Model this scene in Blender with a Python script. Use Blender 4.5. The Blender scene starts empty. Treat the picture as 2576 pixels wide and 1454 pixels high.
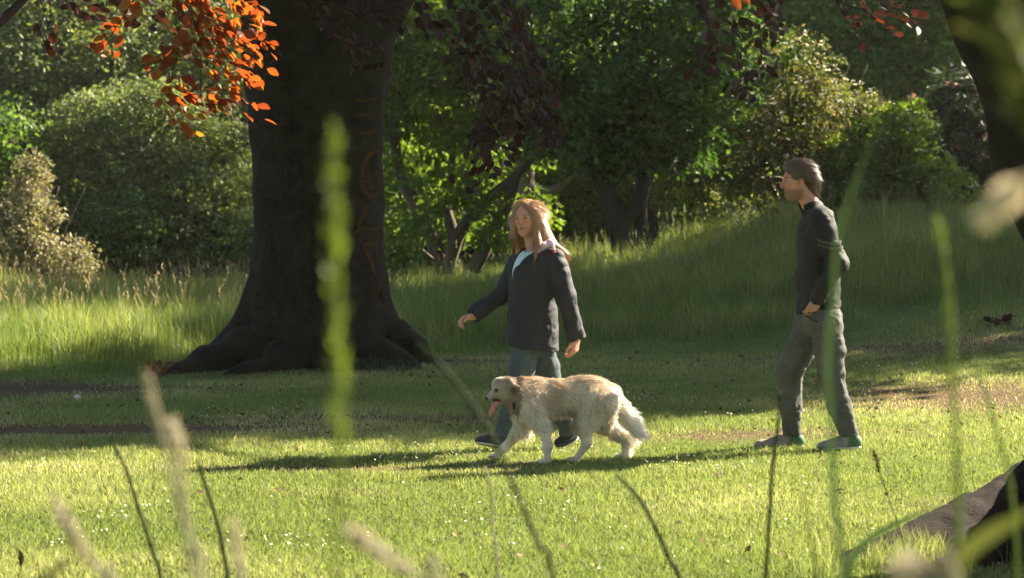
import bpy, math, random
import numpy as np
from mathutils import Vector, Matrix

# ------------------------------------------------------------------ camera, light, exposure
scene = bpy.context.scene
COL = scene.collection
R = math.radians
F_PX, CX, HY, CAM_Z = 6060.0, 1288.0, 484.0, 1.6      # focal length in picture units, centre, horizon, eye height

cam_data = bpy.data.cameras.new('camera')
cam = bpy.data.objects.new('camera', cam_data)
COL.objects.link(cam)
cam.location = (0, 0, CAM_Z)
cam.rotation_euler = (R(90), 0, 0)
cam_data.sensor_width = 36.0
cam_data.lens = F_PX / 2576 * 36
cam_data.shift_y = -(727 - HY) / 2576
cam_data.clip_start = 0.05
cam_data.clip_end = 1000
cam_data.dof.use_dof = True
cam_data.dof.focus_distance = 15.2
cam_data.dof.aperture_fstop = 4.8
scene.camera = cam

SUN_AZ = math.atan2(0.81, 0.586)          # measured from +Y towards +X
SUN_EL = R(33)
SUN_DIR = Vector((math.sin(SUN_AZ) * math.cos(SUN_EL), math.cos(SUN_AZ) * math.cos(SUN_EL), math.sin(SUN_EL)))
world = bpy.data.worlds.new('World')
scene.world = world
world.use_nodes = True
wn = world.node_tree.nodes
sky = wn.new('ShaderNodeTexSky')
sky.sky_type = 'NISHITA'
sky.sun_disc = False
sky.sun_elevation = SUN_EL
sky.sun_rotation = SUN_AZ
world.node_tree.links.new(sky.outputs[0], wn['Background'].inputs[0])
wn['Background'].inputs[1].default_value = 0.05

sun_data = bpy.data.lights.new('sun', 'SUN')
sun = bpy.data.objects.new('sun', sun_data)
COL.objects.link(sun)
sun_data.energy = 5.0
sun_data.angle = R(0.6)
sun_data.color = (1.0, 0.88, 0.68)
sun.location = (20, 15, 30)
sun.rotation_euler = SUN_DIR.to_track_quat('Z', 'Y').to_euler()

scene.view_settings.view_transform = 'Standard'
scene.view_settings.look = 'None'
scene.view_settings.gamma = 1.0
scene.view_settings.exposure = 2.9
scene.render.engine = 'CYCLES'
cy = scene.cycles
cy.use_denoising = True
cy.use_adaptive_sampling = True
cy.adaptive_threshold = 0.02
cy.max_bounces = 8
cy.diffuse_bounces = 3
cy.transmission_bounces = 6
cy.glossy_bounces = 2
cy.transparent_max_bounces = 8
cy.volume_bounces = 1
cy.caustics_reflective = False
cy.caustics_refractive = False

rng = np.random.default_rng(7)
random.seed(7)

# ------------------------------------------------------------------ helpers
def W(px, py, y):
    """a point of the place seen at picture position (px, py) at depth y"""
    return np.array([(px - CX) * y / F_PX, y, CAM_Z - (py - HY) * y / F_PX])

def sstep(t):
    t = np.clip(t, 0, 1)
    return t * t * (3 - 2 * t)

def ground_h(x, y):
    x = np.asarray(x, float); y = np.asarray(y, float)
    bank = np.where(y < 8, np.log1p(np.exp((6.4 - y) / 0.55)) * 0.55 * 0.17, 0)
    bank = np.minimum(bank, 1.12)
    rise = 0.85 * sstep((y - 18.5) / 16) * sstep((x + 2.8) / 8)
    rise = rise + 0.30 * sstep((x - 1) / 4) * sstep((y - 15) / 7)
    lump = 0.02 * np.sin(x * 1.3 + y * .7) * np.sin(y * .9 - x * .4) * sstep((y - 8) / 3)
    return bank + rise + lump

class MB:
    """collects vertices and faces for one mesh object"""
    def __init__(self):
        self.v, self.l, self.s, self.n, self.a, self.c = [], [], [], 0, [], []
    def add(self, v, faces, att=None, col=None):
        v = np.asarray(v, np.float32).reshape(-1, 3)
        for f in faces if isinstance(faces, (list, tuple)) else [faces]:
            f = np.asarray(f, np.int64)
            if f.size == 0: continue
            self.l.append((f + self.n).ravel())
            self.s.append(np.full(f.shape[0], f.shape[1], np.int32))
        self.v.append(v)
        self.a.append(np.zeros(len(v), np.float32) if att is None else np.broadcast_to(np.asarray(att, np.float32), (len(v),)))
        if col is not None: self.c.append(np.asarray(col, np.float32))
        self.n += len(v)
    def build(self, name, mat, parent=None, smooth=False, base=(0, 0, 0)):
        me = self.mesh(name, smooth, base)
        return link(name, me, mat, parent)
    def mesh(self, name, smooth=False, base=(0, 0, 0)):
        v = np.concatenate(self.v) - np.asarray(base, np.float32)
        l = np.concatenate(self.l).astype(np.int32); s = np.concatenate(self.s)
        me = bpy.data.meshes.new(name)
        me.vertices.add(len(v)); me.vertices.foreach_set('co', v.astype(np.float32).ravel())
        me.loops.add(len(l)); me.loops.foreach_set('vertex_index', l)
        me.polygons.add(len(s))
        me.polygons.foreach_set('loop_start', np.concatenate([[0], np.cumsum(s)[:-1]]).astype(np.int32))
        if smooth: me.polygons.foreach_set('use_smooth', np.ones(len(s), bool))
        me.update(calc_edges=True)
        a = me.attributes.new('rnd', 'FLOAT', 'POINT'); a.data.foreach_set('value', np.concatenate(self.a).astype(np.float32))
        if self.c:
            c = np.concatenate(self.c); c4 = np.ones((len(c), 4), np.float32); c4[:, :3] = c
            a = me.attributes.new('col', 'FLOAT_COLOR', 'POINT'); a.data.foreach_set('color', c4.ravel())
        return me

def link(name, me, mat, parent=None):
    o = bpy.data.objects.new(name, me)
    COL.objects.link(o)
    if me is not None and mat is not None and len(me.materials) == 0:
        me.materials.append(mat)
    if parent is not None: o.parent = parent
    return o

def tag(o, label=None, cat=None, group=None, kind=None):
    if label: o['label'] = label
    if cat: o['category'] = cat
    if group: o['group'] = group
    if kind: o['kind'] = kind
    return o

def empty(name, loc, label, cat, group=None):
    o = bpy.data.objects.new(name, None)
    o.empty_display_size = 0.2
    COL.objects.link(o)
    o.location = [float(t) for t in loc]
    return tag(o, label, cat, group)

def unit(v):
    v = np.asarray(v, float)
    return v / np.maximum(np.linalg.norm(v, axis=-1, keepdims=True), 1e-9)

_tab = np.random.default_rng(3).random((32, 32, 32)).astype(np.float32)
def vnoise(p):
    """smooth value noise in -1..1"""
    p = np.asarray(p, np.float32)
    i = np.floor(p).astype(np.int64); f = (p - i).astype(np.float32); f = f * f * (3 - 2 * f)
    i0 = i & 31; i1 = (i + 1) & 31
    x0, y0, z0 = i0[..., 0], i0[..., 1], i0[..., 2]; x1, y1, z1 = i1[..., 0], i1[..., 1], i1[..., 2]
    fx, fy, fz = f[..., 0], f[..., 1], f[..., 2]
    a = _tab[x0, y0, z0] * (1 - fx) + _tab[x1, y0, z0] * fx
    b = _tab[x0, y1, z0] * (1 - fx) + _tab[x1, y1, z0] * fx
    c = _tab[x0, y0, z1] * (1 - fx) + _tab[x1, y0, z1] * fx
    d = _tab[x0, y1, z1] * (1 - fx) + _tab[x1, y1, z1] * fx
    return ((a * (1 - fy) + b * fy) * (1 - fz) + (c * (1 - fy) + d * fy) * fz) * 2 - 1

def catmull(pts, n):
    """smooth a polyline of rows (any number of columns) to n rows"""
    P = np.asarray(pts, float)
    P = np.vstack([2 * P[0] - P[1], P, 2 * P[-1] - P[-2]])
    m = len(P) - 3
    t = np.linspace(0, m - 1e-6, n); i = t.astype(int); u = (t - i)[:, None]
    a, b, c, d = P[i], P[i + 1], P[i + 2], P[i + 3]
    return .5 * ((2 * b) + (c - a) * u + (2 * a - 5 * b + 4 * c - d) * u ** 2 + (3 * b - a - 3 * c + d) * u ** 3)

def tube(pts, rad, seg=8, bump=0.0, freq=3.0, cap=True):
    """swept tube along pts with a radius for each point -> (verts, [quads, tris])"""
    P = np.asarray(pts, float); n = len(P); rad = np.broadcast_to(np.asarray(rad, float), (n,))
    T = unit(np.gradient(P, axis=0))
    u = np.cross(T[0], [0.3, 0.9, 0.2]); u /= np.linalg.norm(u)
    ang = np.linspace(0, 2 * math.pi, seg, endpoint=False)
    rings = []
    for i in range(n):
        u = u - T[i] * np.dot(u, T[i]); u /= max(np.linalg.norm(u), 1e-9); w = np.cross(T[i], u)
        d = np.cos(ang)[:, None] * u + np.sin(ang)[:, None] * w
        ring = P[i] + d * rad[i]
        if bump: ring = ring + d * (vnoise(ring * freq)[:, None] * bump * rad[i])
        rings.append(ring)
    V = np.concatenate(rings + [P[:1], P[-1:]])
    i = np.arange(n - 1)[:, None] * seg; j = np.arange(seg)[None, :]; k = (j + 1) % seg
    Q = np.stack(np.broadcast_arrays(i + j, i + k, i + seg + k, i + seg + j), -1).reshape(-1, 4)
    j = np.arange(seg); k = (j + 1) % seg
    t0 = np.stack([np.full(seg, n * seg), k, j], 1); t1 = np.stack([np.full(seg, n * seg + 1), (n - 1) * seg + j, (n - 1) * seg + k], 1)
    return V, [Q, np.concatenate([t0, t1])]

def ribbons(mb, P, D0, D1, L, Wd, side, att=None, col=None, taper=.75):
    """many two-segment tapering blades: root P, first direction D0, second direction D1"""
    N = len(P); L = np.broadcast_to(L, (N,))[:, None]; Wd = np.broadcast_to(Wd, (N,))[:, None]
    M = P + D0 * L * .55; T = M + D1 * L * .45
    V = np.stack([P - side * Wd * .5, P + side * Wd * .5, M + side * Wd * .5 * taper, M - side * Wd * .5 * taper, T], 1).reshape(-1, 3)
    b = np.arange(N)[:, None] * 5
    q = b + np.array([[0, 1, 2, 3]]); t = b + np.array([[3, 2, 4]])
    mb.add(V, [q, t], None if att is None else np.repeat(np.broadcast_to(att, (N,)), 5), None if col is None else np.repeat(col, 5, axis=0))

def leaf_quads(mb, P, N, A, L, Wd, att, fold=.12):
    """many leaves, each a kite of one quad: root P, along A, facing N"""
    B = unit(np.cross(N, A)); L = L[:, None]; Wd = Wd[:, None]
    m = P + A * L * .45 - N * (Wd * fold)
    V = np.stack([P + N * Wd * fold, m + B * Wd * .5 + N * Wd * fold, P + A * L, m - B * Wd * .5 + N * Wd * fold], 1).reshape(-1, 3)
    q = np.arange(len(P))[:, None] * 4 + np.array([[0, 1, 2, 3]])
    mb.add(V, [q], np.repeat(att, 4))

def rand_unit(r, n):
    return unit(r.normal(size=(n, 3)))

# ---- signed-distance modelling: smooth unions of rounded limbs, meshed with surface nets
class Field:
    def __init__(self, lo, hi, h):
        self.lo = np.asarray(lo, np.float32); self.h = h
        self.n = np.ceil((np.asarray(hi) - lo) / h).astype(int) + 1
        self.ax = [(self.lo[i] + h * np.arange(self.n[i])).astype(np.float32) for i in range(3)]
        self.F = np.full(self.n, 9.0, np.float32)
    def _sl(self, lo, hi):
        a = np.clip(np.floor((lo - self.lo) / self.h).astype(int), 0, self.n); b = np.clip(np.ceil((hi - self.lo) / self.h).astype(int) + 1, 0, self.n)
        return tuple(slice(a[i], b[i]) for i in range(3))
    def _grid(self, sl):
        return np.stack(np.meshgrid(*[self.ax[i][sl[i]] for i in range(3)], indexing='ij'), -1)
    def _join(self, sl, d, k, sub=False):
        f = self.F[sl]
        if f.size == 0: return
        if sub:
            d = -d; h = np.maximum(k - np.abs(f - d), 0) / k
            self.F[sl] = np.maximum(f, d) + h * h * k * .25
        else:
            h = np.maximum(k - np.abs(f - d), 0) / k
            self.F[sl] = np.minimum(f, d) - h * h * k * .25
    def cone(self, a, b, ra, rb, k=.03, flat=None, sub=False):
        """tapered limb; flat=(axis, factor) squashes the section along an axis"""
        a = np.asarray(a, np.float32); b = np.asarray(b, np.float32); m = max(ra, rb) * (max(1, flat[1]) if flat else 1) + k + 2 * self.h
        sl = self._sl(np.minimum(a, b) - m, np.maximum(a, b) + m); p = self._grid(sl) - a
        ab = b - a
        t = np.clip((p @ ab) / max(float(ab @ ab), 1e-9), 0, 1)
        q = p - t[..., None] * ab
        if flat is not None:
            n = unit(flat[0]).astype(np.float32); c = q @ n
            q = q + (c * (1 / flat[1] - 1))[..., None] * n
        d = np.linalg.norm(q, axis=-1) - (ra + (rb - ra) * t)
        self._join(sl, d, k, sub)
    def chain(self, pts, rad, k=.03, flat=None):
        for i in range(len(pts) - 1): self.cone(pts[i], pts[i + 1], rad[i], rad[i + 1], k, flat)
    def ell(self, c, r, axes=None, k=.03, sub=False):
        c = np.asarray(c, np.float32); r = np.asarray(r, np.float32); m = float(r.max()) + k + 2 * self.h
        sl = self._sl(c - m, c + m); p = self._grid(sl) - c
        if axes is not None: p = p @ np.asarray(axes, np.float32).T
        k0 = np.linalg.norm(p / r, axis=-1); k1 = np.linalg.norm(p / (r * r), axis=-1)
        d = k0 * (k0 - 1) / np.maximum(k1, 1e-6)
        self._join(sl, d, k, sub)
    def cut(self, point, normal, lo=None, hi=None):
        """remove everything on the normal's side of a plane, inside the box lo..hi"""
        sl = self._sl(np.asarray(lo if lo is not None else self.lo), np.asarray(hi if hi is not None else self.lo + self.h * self.n))
        p = self._grid(sl) - np.asarray(point, np.float32)
        self.F[sl] = np.maximum(self.F[sl], p @ unit(normal).astype(np.float32))
    def wrinkle(self, amp, freq, off=0.0, stretch=(1, 1, 1)):
        m = np.abs(self.F) < 4 * amp + 3 * self.h
        idx = np.argwhere(m); P = self.lo + idx * self.h
        self.F[m] += amp * vnoise(P * np.asarray(stretch) * freq + off)
    def fold(self, amp, freq, off=0.0, stretch=(1, 1, 1)):
        """cloth folds: sharp valleys between rounded ridges, bent by a slower noise"""
        m = np.abs(self.F) < 3 * amp + 3 * self.h
        P = (self.lo + np.argwhere(m) * self.h) * np.asarray(stretch)
        q = P * freq + off; q = q + .8 * vnoise(q * .45 + 9)[:, None]
        self.F[m] += amp * (.35 - np.abs(vnoise(q)))
    def mesh(self):
        F = self.F; h = self.h; ins = F < 0
        c = np.zeros(np.array(F.shape) - 1, np.int8)
        offs = [(i, j, k) for i in (0, 1) for j in (0, 1) for k in (0, 1)]
        nx, ny, nz = c.shape
        for (i, j, k) in offs: c += ins[i:i + nx, j:j + ny, k:k + nz]
        act = (c > 0) & (c < 8)
        idx = np.argwhere(act)
        val = np.stack([F[idx[:, 0] + i, idx[:, 1] + j, idx[:, 2] + k] for (i, j, k) in offs], 1)
        off = np.array(offs, np.float32); acc = np.zeros((len(idx), 3), np.float32); cnt = np.zeros(len(idx), np.float32)
        for a in range(8):
            for b in range(a + 1, 8):
                if np.abs(off[a] - off[b]).sum() != 1: continue
                m = (val[:, a] < 0) != (val[:, b] < 0)
                t = val[:, a] / np.where(m, val[:, a] - val[:, b], 1)
                acc += np.where(m[:, None], off[a] + t[:, None] * (off[b] - off[a]), 0); cnt += m
        V = self.lo + (idx + acc / cnt[:, None]) * h
        vid = np.full(c.shape, -1, np.int64); vid[act] = np.arange(len(idx))
        faces = []
        for ax in range(3):
            o1, o2 = [(1, 2), (2, 0), (0, 1)][ax]
            sa = [slice(None)] * 3; sb = [slice(None)] * 3; sa[ax] = slice(0, -1); sb[ax] = slice(1, None)
            A = ins[tuple(sa)]; B = ins[tuple(sb)]
            e = np.argwhere(A != B); s = A[A != B]
            ok = (e[:, o1] > 0) & (e[:, o2] > 0) & (e[:, o1] < F.shape[o1] - 1) & (e[:, o2] < F.shape[o2] - 1); e = e[ok]; s = s[ok]
            def g(d1, d2):
                q = e.copy(); q[:, o1] += d1; q[:, o2] += d2
                return vid[q[:, 0], q[:, 1], q[:, 2]]
            quad = np.stack([g(-1, -1), g(0, -1), g(0, 0), g(-1, 0)], 1)
            quad[~s] = quad[~s][:, ::-1]
            faces.append(quad)
        return V, np.concatenate(faces)

def vert_normals(V, Q):
    n = np.cross(V[Q[:, 2]] - V[Q[:, 0]], V[Q[:, 3]] - V[Q[:, 1]])
    N = np.zeros_like(V)
    for i in range(4): np.add.at(N, Q[:, i], n)
    return unit(N)

def relax(V, Q, it=1, f=.5):
    """a little Laplacian smoothing"""
    for _ in range(it):
        S = np.zeros_like(V); c = np.zeros(len(V))
        for i in range(4):
            np.add.at(S, Q[:, i], V[Q[:, (i + 1) % 4]] + V[Q[:, (i + 3) % 4]]); np.add.at(c, Q[:, i], 2)
        V = V + f * (S / np.maximum(c, 1)[:, None] - V)
    return V

def sample_surface(r, V, Q, n, weight=None):
    area = np.linalg.norm(np.cross(V[Q[:, 2]] - V[Q[:, 0]], V[Q[:, 3]] - V[Q[:, 1]]), axis=1)
    if weight is not None: area = area * weight[Q[:, 0]]
    f = r.choice(len(Q), n, p=area / area.sum())
    u = r.random((n, 1)); w = r.random((n, 1)); q = Q[f]
    N = vert_normals(V, Q)
    bl = lambda A: (A[q[:, 0]] * (1 - u) + A[q[:, 1]] * u) * (1 - w) + (A[q[:, 3]] * (1 - u) + A[q[:, 2]] * u) * w
    return bl(V), unit(bl(N)), q[:, 0]

# ------------------------------------------------------------------ materials
def new_mat(name):
    m = bpy.data.materials.new(name); m.use_nodes = True
    nt = m.node_tree; b = nt.nodes['Principled BSDF']
    return m, nt, b

def ramp_node(nt, stops, interp='LINEAR'):
    r = nt.nodes.new('ShaderNodeValToRGB'); r.color_ramp.interpolation = interp
    el = r.color_ramp.elements
    while len(el) < len(stops): el.new(.5)
    for e, (p, c) in zip(el, stops): e.position = p; e.color = (*c, 1)
    return r

def attr(nt, name, out='Fac'):
    a = nt.nodes.new('ShaderNodeAttribute'); a.attribute_name = name
    return a.outputs[out]

def noise_node(nt, scale, detail=4, rough=.6, vec=None, dist=0):
    n = nt.nodes.new('ShaderNodeTexNoise'); n.inputs['Scale'].default_value = scale
    n.inputs['Detail'].default_value = detail; n.inputs['Roughness'].default_value = rough; n.inputs['Distortion'].default_value = dist
    if vec is None:
        g = nt.nodes.new('ShaderNodeNewGeometry'); vec = g.outputs['Position']
    nt.links.new(vec, n.inputs['Vector'])
    return n

def scaled_pos(nt, s, out='Object'):
    t = nt.nodes.new('ShaderNodeTexCoord'); mp = nt.nodes.new('ShaderNodeMapping')
    mp.inputs['Scale'].default_value = s
    nt.links.new(t.outputs[out], mp.inputs['Vector'])
    return mp.outputs[0]

def add_bump(nt, b, height, dist=.02, strength=.6):
    n = nt.nodes.new('ShaderNodeBump'); n.inputs['Distance'].default_value = dist; n.inputs['Strength'].default_value = strength
    nt.links.new(height, n.inputs['Height']); nt.links.new(n.outputs[0], b.inputs['Normal'])

def leaf_mat(name, stops, trans, tw=.45, rough=.5, spec=.25, from_col=False, patch=None):
    """thin green matter: diffuse and gloss on top, light coming through from behind"""
    m, nt, b = new_mat(name)
    if from_col: c = attr(nt, 'col', 'Color')
    else:
        r = ramp_node(nt, stops); nt.links.new(attr(nt, 'rnd'), r.inputs[0]); c = r.outputs[0]
    nt.links.new(c, b.inputs['Base Color'])
    b.inputs['Roughness'].default_value = rough
    b.inputs['Specular IOR Level'].default_value = spec
    t = nt.nodes.new('ShaderNodeBsdfTranslucent')
    mul = nt.nodes.new('ShaderNodeMix'); mul.data_type = 'RGBA'; mul.blend_type = 'MULTIPLY'; mul.inputs[0].default_value = 1
    nt.links.new(c, mul.inputs[6]); mul.inputs[7].default_value = (*trans, 1)
    nt.links.new(mul.outputs[2], t.inputs[0])
    mx = nt.nodes.new('ShaderNodeMixShader'); mx.inputs[0].default_value = tw
    nt.links.new(b.outputs[0], mx.inputs[1]); nt.links.new(t.outputs[0], mx.inputs[2])
    nt.links.new(mx.outputs[0], nt.nodes['Material Output'].inputs[0])
    return m

def bark_mat(name, c0, c1, c2, scale=6, stretch=(1, 1, .25), bump=.03, strength=.8):
    m, nt, b = new_mat(name)
    vec = scaled_pos(nt, stretch)
    n = noise_node(nt, scale, 8, .65, vec); n2 = noise_node(nt, scale * 6, 6, .7, vec)
    r = ramp_node(nt, [(.3, c0), (.55, c1), (.75, c2)]); nt.links.new(n.outputs[0], r.inputs[0]); nt.links.new(r.outputs[0], b.inputs['Base Color'])
    b.inputs['Roughness'].default_value = .92; b.inputs['Specular IOR Level'].default_value = .12
    ad = nt.nodes.new('ShaderNodeMath'); ad.operation = 'ADD'
    nt.links.new(n.outputs[0], ad.inputs[0]); nt.links.new(n2.outputs[0], ad.inputs[1])
    add_bump(nt, b, ad.outputs[0], bump, strength)
    return m

def cloth_mat(name, c0, c1, scale=40, rough=.85, bump=.004, sheen=.0):
    m, nt, b = new_mat(name)
    n = noise_node(nt, scale, 5, .65, scaled_pos(nt, (1, 1, 1))); n2 = noise_node(nt, 6, 3, .6, scaled_pos(nt, (1, 1, 1)))
    ad = nt.nodes.new('ShaderNodeMath'); ad.operation = 'ADD'; nt.links.new(n.outputs[0], ad.inputs[0]); nt.links.new(n2.outputs[0], ad.inputs[1])
    hf = nt.nodes.new('ShaderNodeMath'); hf.operation = 'MULTIPLY'; hf.inputs[1].default_value = .5; nt.links.new(ad.outputs[0], hf.inputs[0])
    r = ramp_node(nt, [(.35, c0), (.65, c1)]); nt.links.new(hf.outputs[0], r.inputs[0]); nt.links.new(r.outputs[0], b.inputs['Base Color'])
    b.inputs['Roughness'].default_value = rough; b.inputs['Specular IOR Level'].default_value = .2; b.inputs['Sheen Weight'].default_value = sheen
    add_bump(nt, b, n.outputs[0], bump, .5)
    return m

def col_mat(name, rough=.6, spec=.3, sss=0.0, bump_scale=None, trans=0.0):
    m, nt, b = new_mat(name)
    c = attr(nt, 'col', 'Color'); nt.links.new(c, b.inputs['Base Color'])
    b.inputs['Roughness'].default_value = rough; b.inputs['Specular IOR Level'].default_value = spec
    if sss: b.inputs['Subsurface Weight'].default_value = sss; b.inputs['Subsurface Radius'].default_value = (.012, .004, .002); b.inputs['Subsurface Scale'].default_value = 1
    if bump_scale:
        n = noise_node(nt, bump_scale, 4, .6, scaled_pos(nt, (1, 1, 1))); add_bump(nt, b, n.outputs[0], .004, .5)
    if trans:
        t = nt.nodes.new('ShaderNodeBsdfTranslucent'); nt.links.new(c, t.inputs[0])
        mx = nt.nodes.new('ShaderNodeMixShader'); mx.inputs[0].default_value = trans
        nt.links.new(b.outputs[0], mx.inputs[1]); nt.links.new(t.outputs[0], mx.inputs[2]); nt.links.new(mx.outputs[0], nt.nodes['Material Output'].inputs[0])
    return m

def plain_mat(name, c, rough=.6, spec=.3):
    m, nt, b = new_mat(name)
    n = noise_node(nt, 60, 3, .6, scaled_pos(nt, (1, 1, 1)))
    r = ramp_node(nt, [(.3, tuple(t * .8 for t in c)), (.7, tuple(min(1, t * 1.15) for t in c))]); nt.links.new(n.outputs[0], r.inputs[0]); nt.links.new(r.outputs[0], b.inputs['Base Color'])
    b.inputs['Roughness'].default_value = rough; b.inputs['Specular IOR Level'].default_value = spec
    return m

M = {}
M['lawn'] = leaf_mat('lawn_blades', [(0, (.092, .122, .034)), (.5, (.170, .202, .070)), (.85, (.275, .275, .125)), (1, (.40, .36, .22))], (1.18, 1.2, .75), .48, .6, .12)
M['meadow'] = leaf_mat('meadow_blades', [(0, (.065, .100, .024)), (.55, (.128, .165, .045)), (.85, (.20, .21, .075)), (1, (.34, .30, .17))], (1.2, 1.3, .55), .45, .5, .3)
M['seed'] = leaf_mat('meadow_seed_heads', [(0, (.17, .135, .075)), (.6, (.23, .19, .11)), (1, (.30, .27, .16))], (1, .9, .7), .4, .8, .1)
M['seed_green'] = leaf_mat('greyish_seed_heads', [(0, (.10, .12, .06)), (1, (.19, .20, .12))], (1, 1, .8), .4, .8, .1)
M['leaf_pale'] = leaf_mat('pale_leaves', [(0, (.075, .095, .036)), (.6, (.13, .155, .062)), (1, (.22, .23, .11))], (1.1, 1.2, .5), .38, .62, .14)
M['leaf_pink'] = leaf_mat('pinkish_leaves', [(0, (.12, .12, .06)), (.6, (.20, .185, .105)), (1, (.31, .25, .165))], (1.1, 1.05, .6), .35, .62, .14)
M['leaf_mid'] = leaf_mat('mid_leaves', [(0, (.040, .072, .018)), (.6, (.072, .118, .028)), (1, (.13, .175, .05))], (1.2, 1.35, .45), .45, .62, .14)
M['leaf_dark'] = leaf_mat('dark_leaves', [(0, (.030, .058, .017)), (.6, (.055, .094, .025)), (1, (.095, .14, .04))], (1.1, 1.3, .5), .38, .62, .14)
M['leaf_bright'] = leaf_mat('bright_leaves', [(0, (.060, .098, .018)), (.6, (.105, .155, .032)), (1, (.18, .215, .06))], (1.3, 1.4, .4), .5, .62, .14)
M['leaf_shrub'] = leaf_mat('shrub_leaves', [(0, (.052, .072, .022)), (.5, (.095, .112, .036)), (.82, (.145, .13, .052)), (1, (.20, .11, .055))], (1.15, 1.1, .5), .42, .62, .14)
M['leaf_grey'] = leaf_mat('leathery_leaves', [(0, (.028, .044, .024)), (.6, (.05, .068, .042)), (1, (.095, .105, .075))], (1, 1.1, .5), .2, .6, .12)
M['blossom_white'] = leaf_mat('white_blossom', [(0, (.5, .48, .36)), (1, (.75, .73, .60))], (1, 1, .9), .3, .7, .1)
M['blossom_pink'] = leaf_mat('pink_blossom', [(0, (.25, .13, .09)), (1, (.42, .25, .18))], (1, .8, .7), .3, .7, .1)
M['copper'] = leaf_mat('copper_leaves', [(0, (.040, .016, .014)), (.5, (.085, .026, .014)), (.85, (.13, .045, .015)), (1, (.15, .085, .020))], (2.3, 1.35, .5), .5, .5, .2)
M['copper_dark'] = leaf_mat('shaded_copper_leaves', [(0, (.016, .010, .011)), (.6, (.032, .016, .015)), (1, (.07, .026, .018))], (2.2, .9, .5), .30, .55, .15)  # darker copy of the copper leaves, shade put into the colour
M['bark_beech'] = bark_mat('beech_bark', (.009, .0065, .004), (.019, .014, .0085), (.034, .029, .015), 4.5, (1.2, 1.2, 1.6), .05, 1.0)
M['bark'] = bark_mat('tree_bark', (.05, .038, .028), (.10, .075, .055), (.15, .12, .09), 7, (1, 1, .2), .03)
M['bark_dark'] = bark_mat('dark_bark', (.018, .014, .011), (.035, .028, .022), (.055, .045, .035), 7, (1, 1, .2), .03)
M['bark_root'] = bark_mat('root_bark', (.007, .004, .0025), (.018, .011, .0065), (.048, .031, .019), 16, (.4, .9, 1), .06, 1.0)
M['twig'] = plain_mat('twig_bark', (.022, .014, .010), .9, .08)

# ground: soil under the blades, worn to earth and straw where people walk
m, nt, b = new_mat('park_ground')
n1 = noise_node(nt, 1.3, 6, .6); n2 = noise_node(nt, 45, 4, .7)
rg = ramp_node(nt, [(.3, (.06, .08, .02)), (.5, (.10, .125, .035)), (.75, (.16, .17, .06))]); nt.links.new(n2.outputs[0], rg.inputs[0])
rd = ramp_node(nt, [(.3, (.045, .027, .016)), (.55, (.095, .060, .036)), (.8, (.20, .145, .08))]); nt.links.new(n2.outputs[0], rd.inputs[0])
ad = nt.nodes.new('ShaderNodeMath'); ad.operation = 'MULTIPLY_ADD'; nt.links.new(n1.outputs[0], ad.inputs[0]); ad.inputs[1].default_value = .65; nt.links.new(attr(nt, 'rnd'), ad.inputs[2])
rm = ramp_node(nt, [(.38, (0, 0, 0)), (.75, (1, 1, 1))]); nt.links.new(ad.outputs[0], rm.inputs[0])
mx = nt.nodes.new('ShaderNodeMix'); mx.data_type = 'RGBA'; nt.links.new(rm.outputs[0], mx.inputs[0]); nt.links.new(rg.outputs[0], mx.inputs[6]); nt.links.new(rd.outputs[0], mx.inputs[7])
nt.links.new(mx.outputs[2], b.inputs['Base Color']); b.inputs['Roughness'].default_value = 1; b.inputs['Specular IOR Level'].default_value = .05
add_bump(nt, b, n2.outputs[0], .03, .8)
M['ground'] = m

# ------------------------------------------------------------------ ground and grass
WORN = [(-4.2, 19.6, 1.8, .7, 1.1), (-2.9, 16.2, 2.0, .55, 1.15), (-1.0, 17.0, 1.5, .35, .75), (-.9, 13.85, .95, .16, .85), (.2, 14.15, .7, .12, .5), (-.6, 22.2, .9, .45, .8),
        (3.4, 18.0, 1.5, 1.0, .75), (1.4, 15.8, 1.2, .35, .6), (4.2, 21, 1.5, .6, .6), (-1.9, 21.6, 1.6, .7, .6), (-.9, 12.9, .5, .2, .35),
        (2.6, 10.6, .9, .7, .9), (2.9, 11.8, .9, .8, .9), (.9, 12.2, .5, .25, .25), (-5.5, 18.5, 1.5, 1.2, .7), (2.6, 21.3, 1.6, .4, .5)]
def worn(x, y):
    w = np.zeros_like(x)
    for (cx, cy_, rx, ry, s) in WORN:
        w = np.maximum(w, s * np.exp(-(((x - cx) / rx) ** 2 + ((y - cy_) / ry) ** 2)))
    return w

def lawn_edge(x):
    """depth where the mown lawn gives way to the tall meadow"""
    return np.interp(x, [-9, -4, -2.6, -1, 0.5, 2.5, 5, 9], [20.4, 20.9, 21.9, 23.0, 23.5, 22.6, 22.7, 23.5]) + .25 * np.sin(x * 2.1) + .12 * np.sin(x * 5.3)

xs = np.concatenate([-np.geomspace(300, 9.2, 26), np.arange(-9, 10.01, .15), np.geomspace(10.3, 300, 26)])
ys = np.concatenate([-np.geomspace(120, 1, 14), np.arange(0, 36.01, .15), np.geomspace(37, 420, 30)])
gx, gy = np.meshgrid(xs, ys, indexing='ij')
gz = ground_h(gx, gy)
nx, ny = gx.shape
i, j = np.meshgrid(np.arange(nx - 1), np.arange(ny - 1), indexing='ij')
q = np.stack([i * ny + j, (i + 1) * ny + j, (i + 1) * ny + j + 1, i * ny + j + 1], -1).reshape(-1, 4)
mb = MB(); mb.add(np.stack([gx, gy, gz], -1).reshape(-1, 3), [q], worn(gx, gy).ravel())
tag(mb.build('ground', M['ground'], smooth=True), kind='structure')

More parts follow.
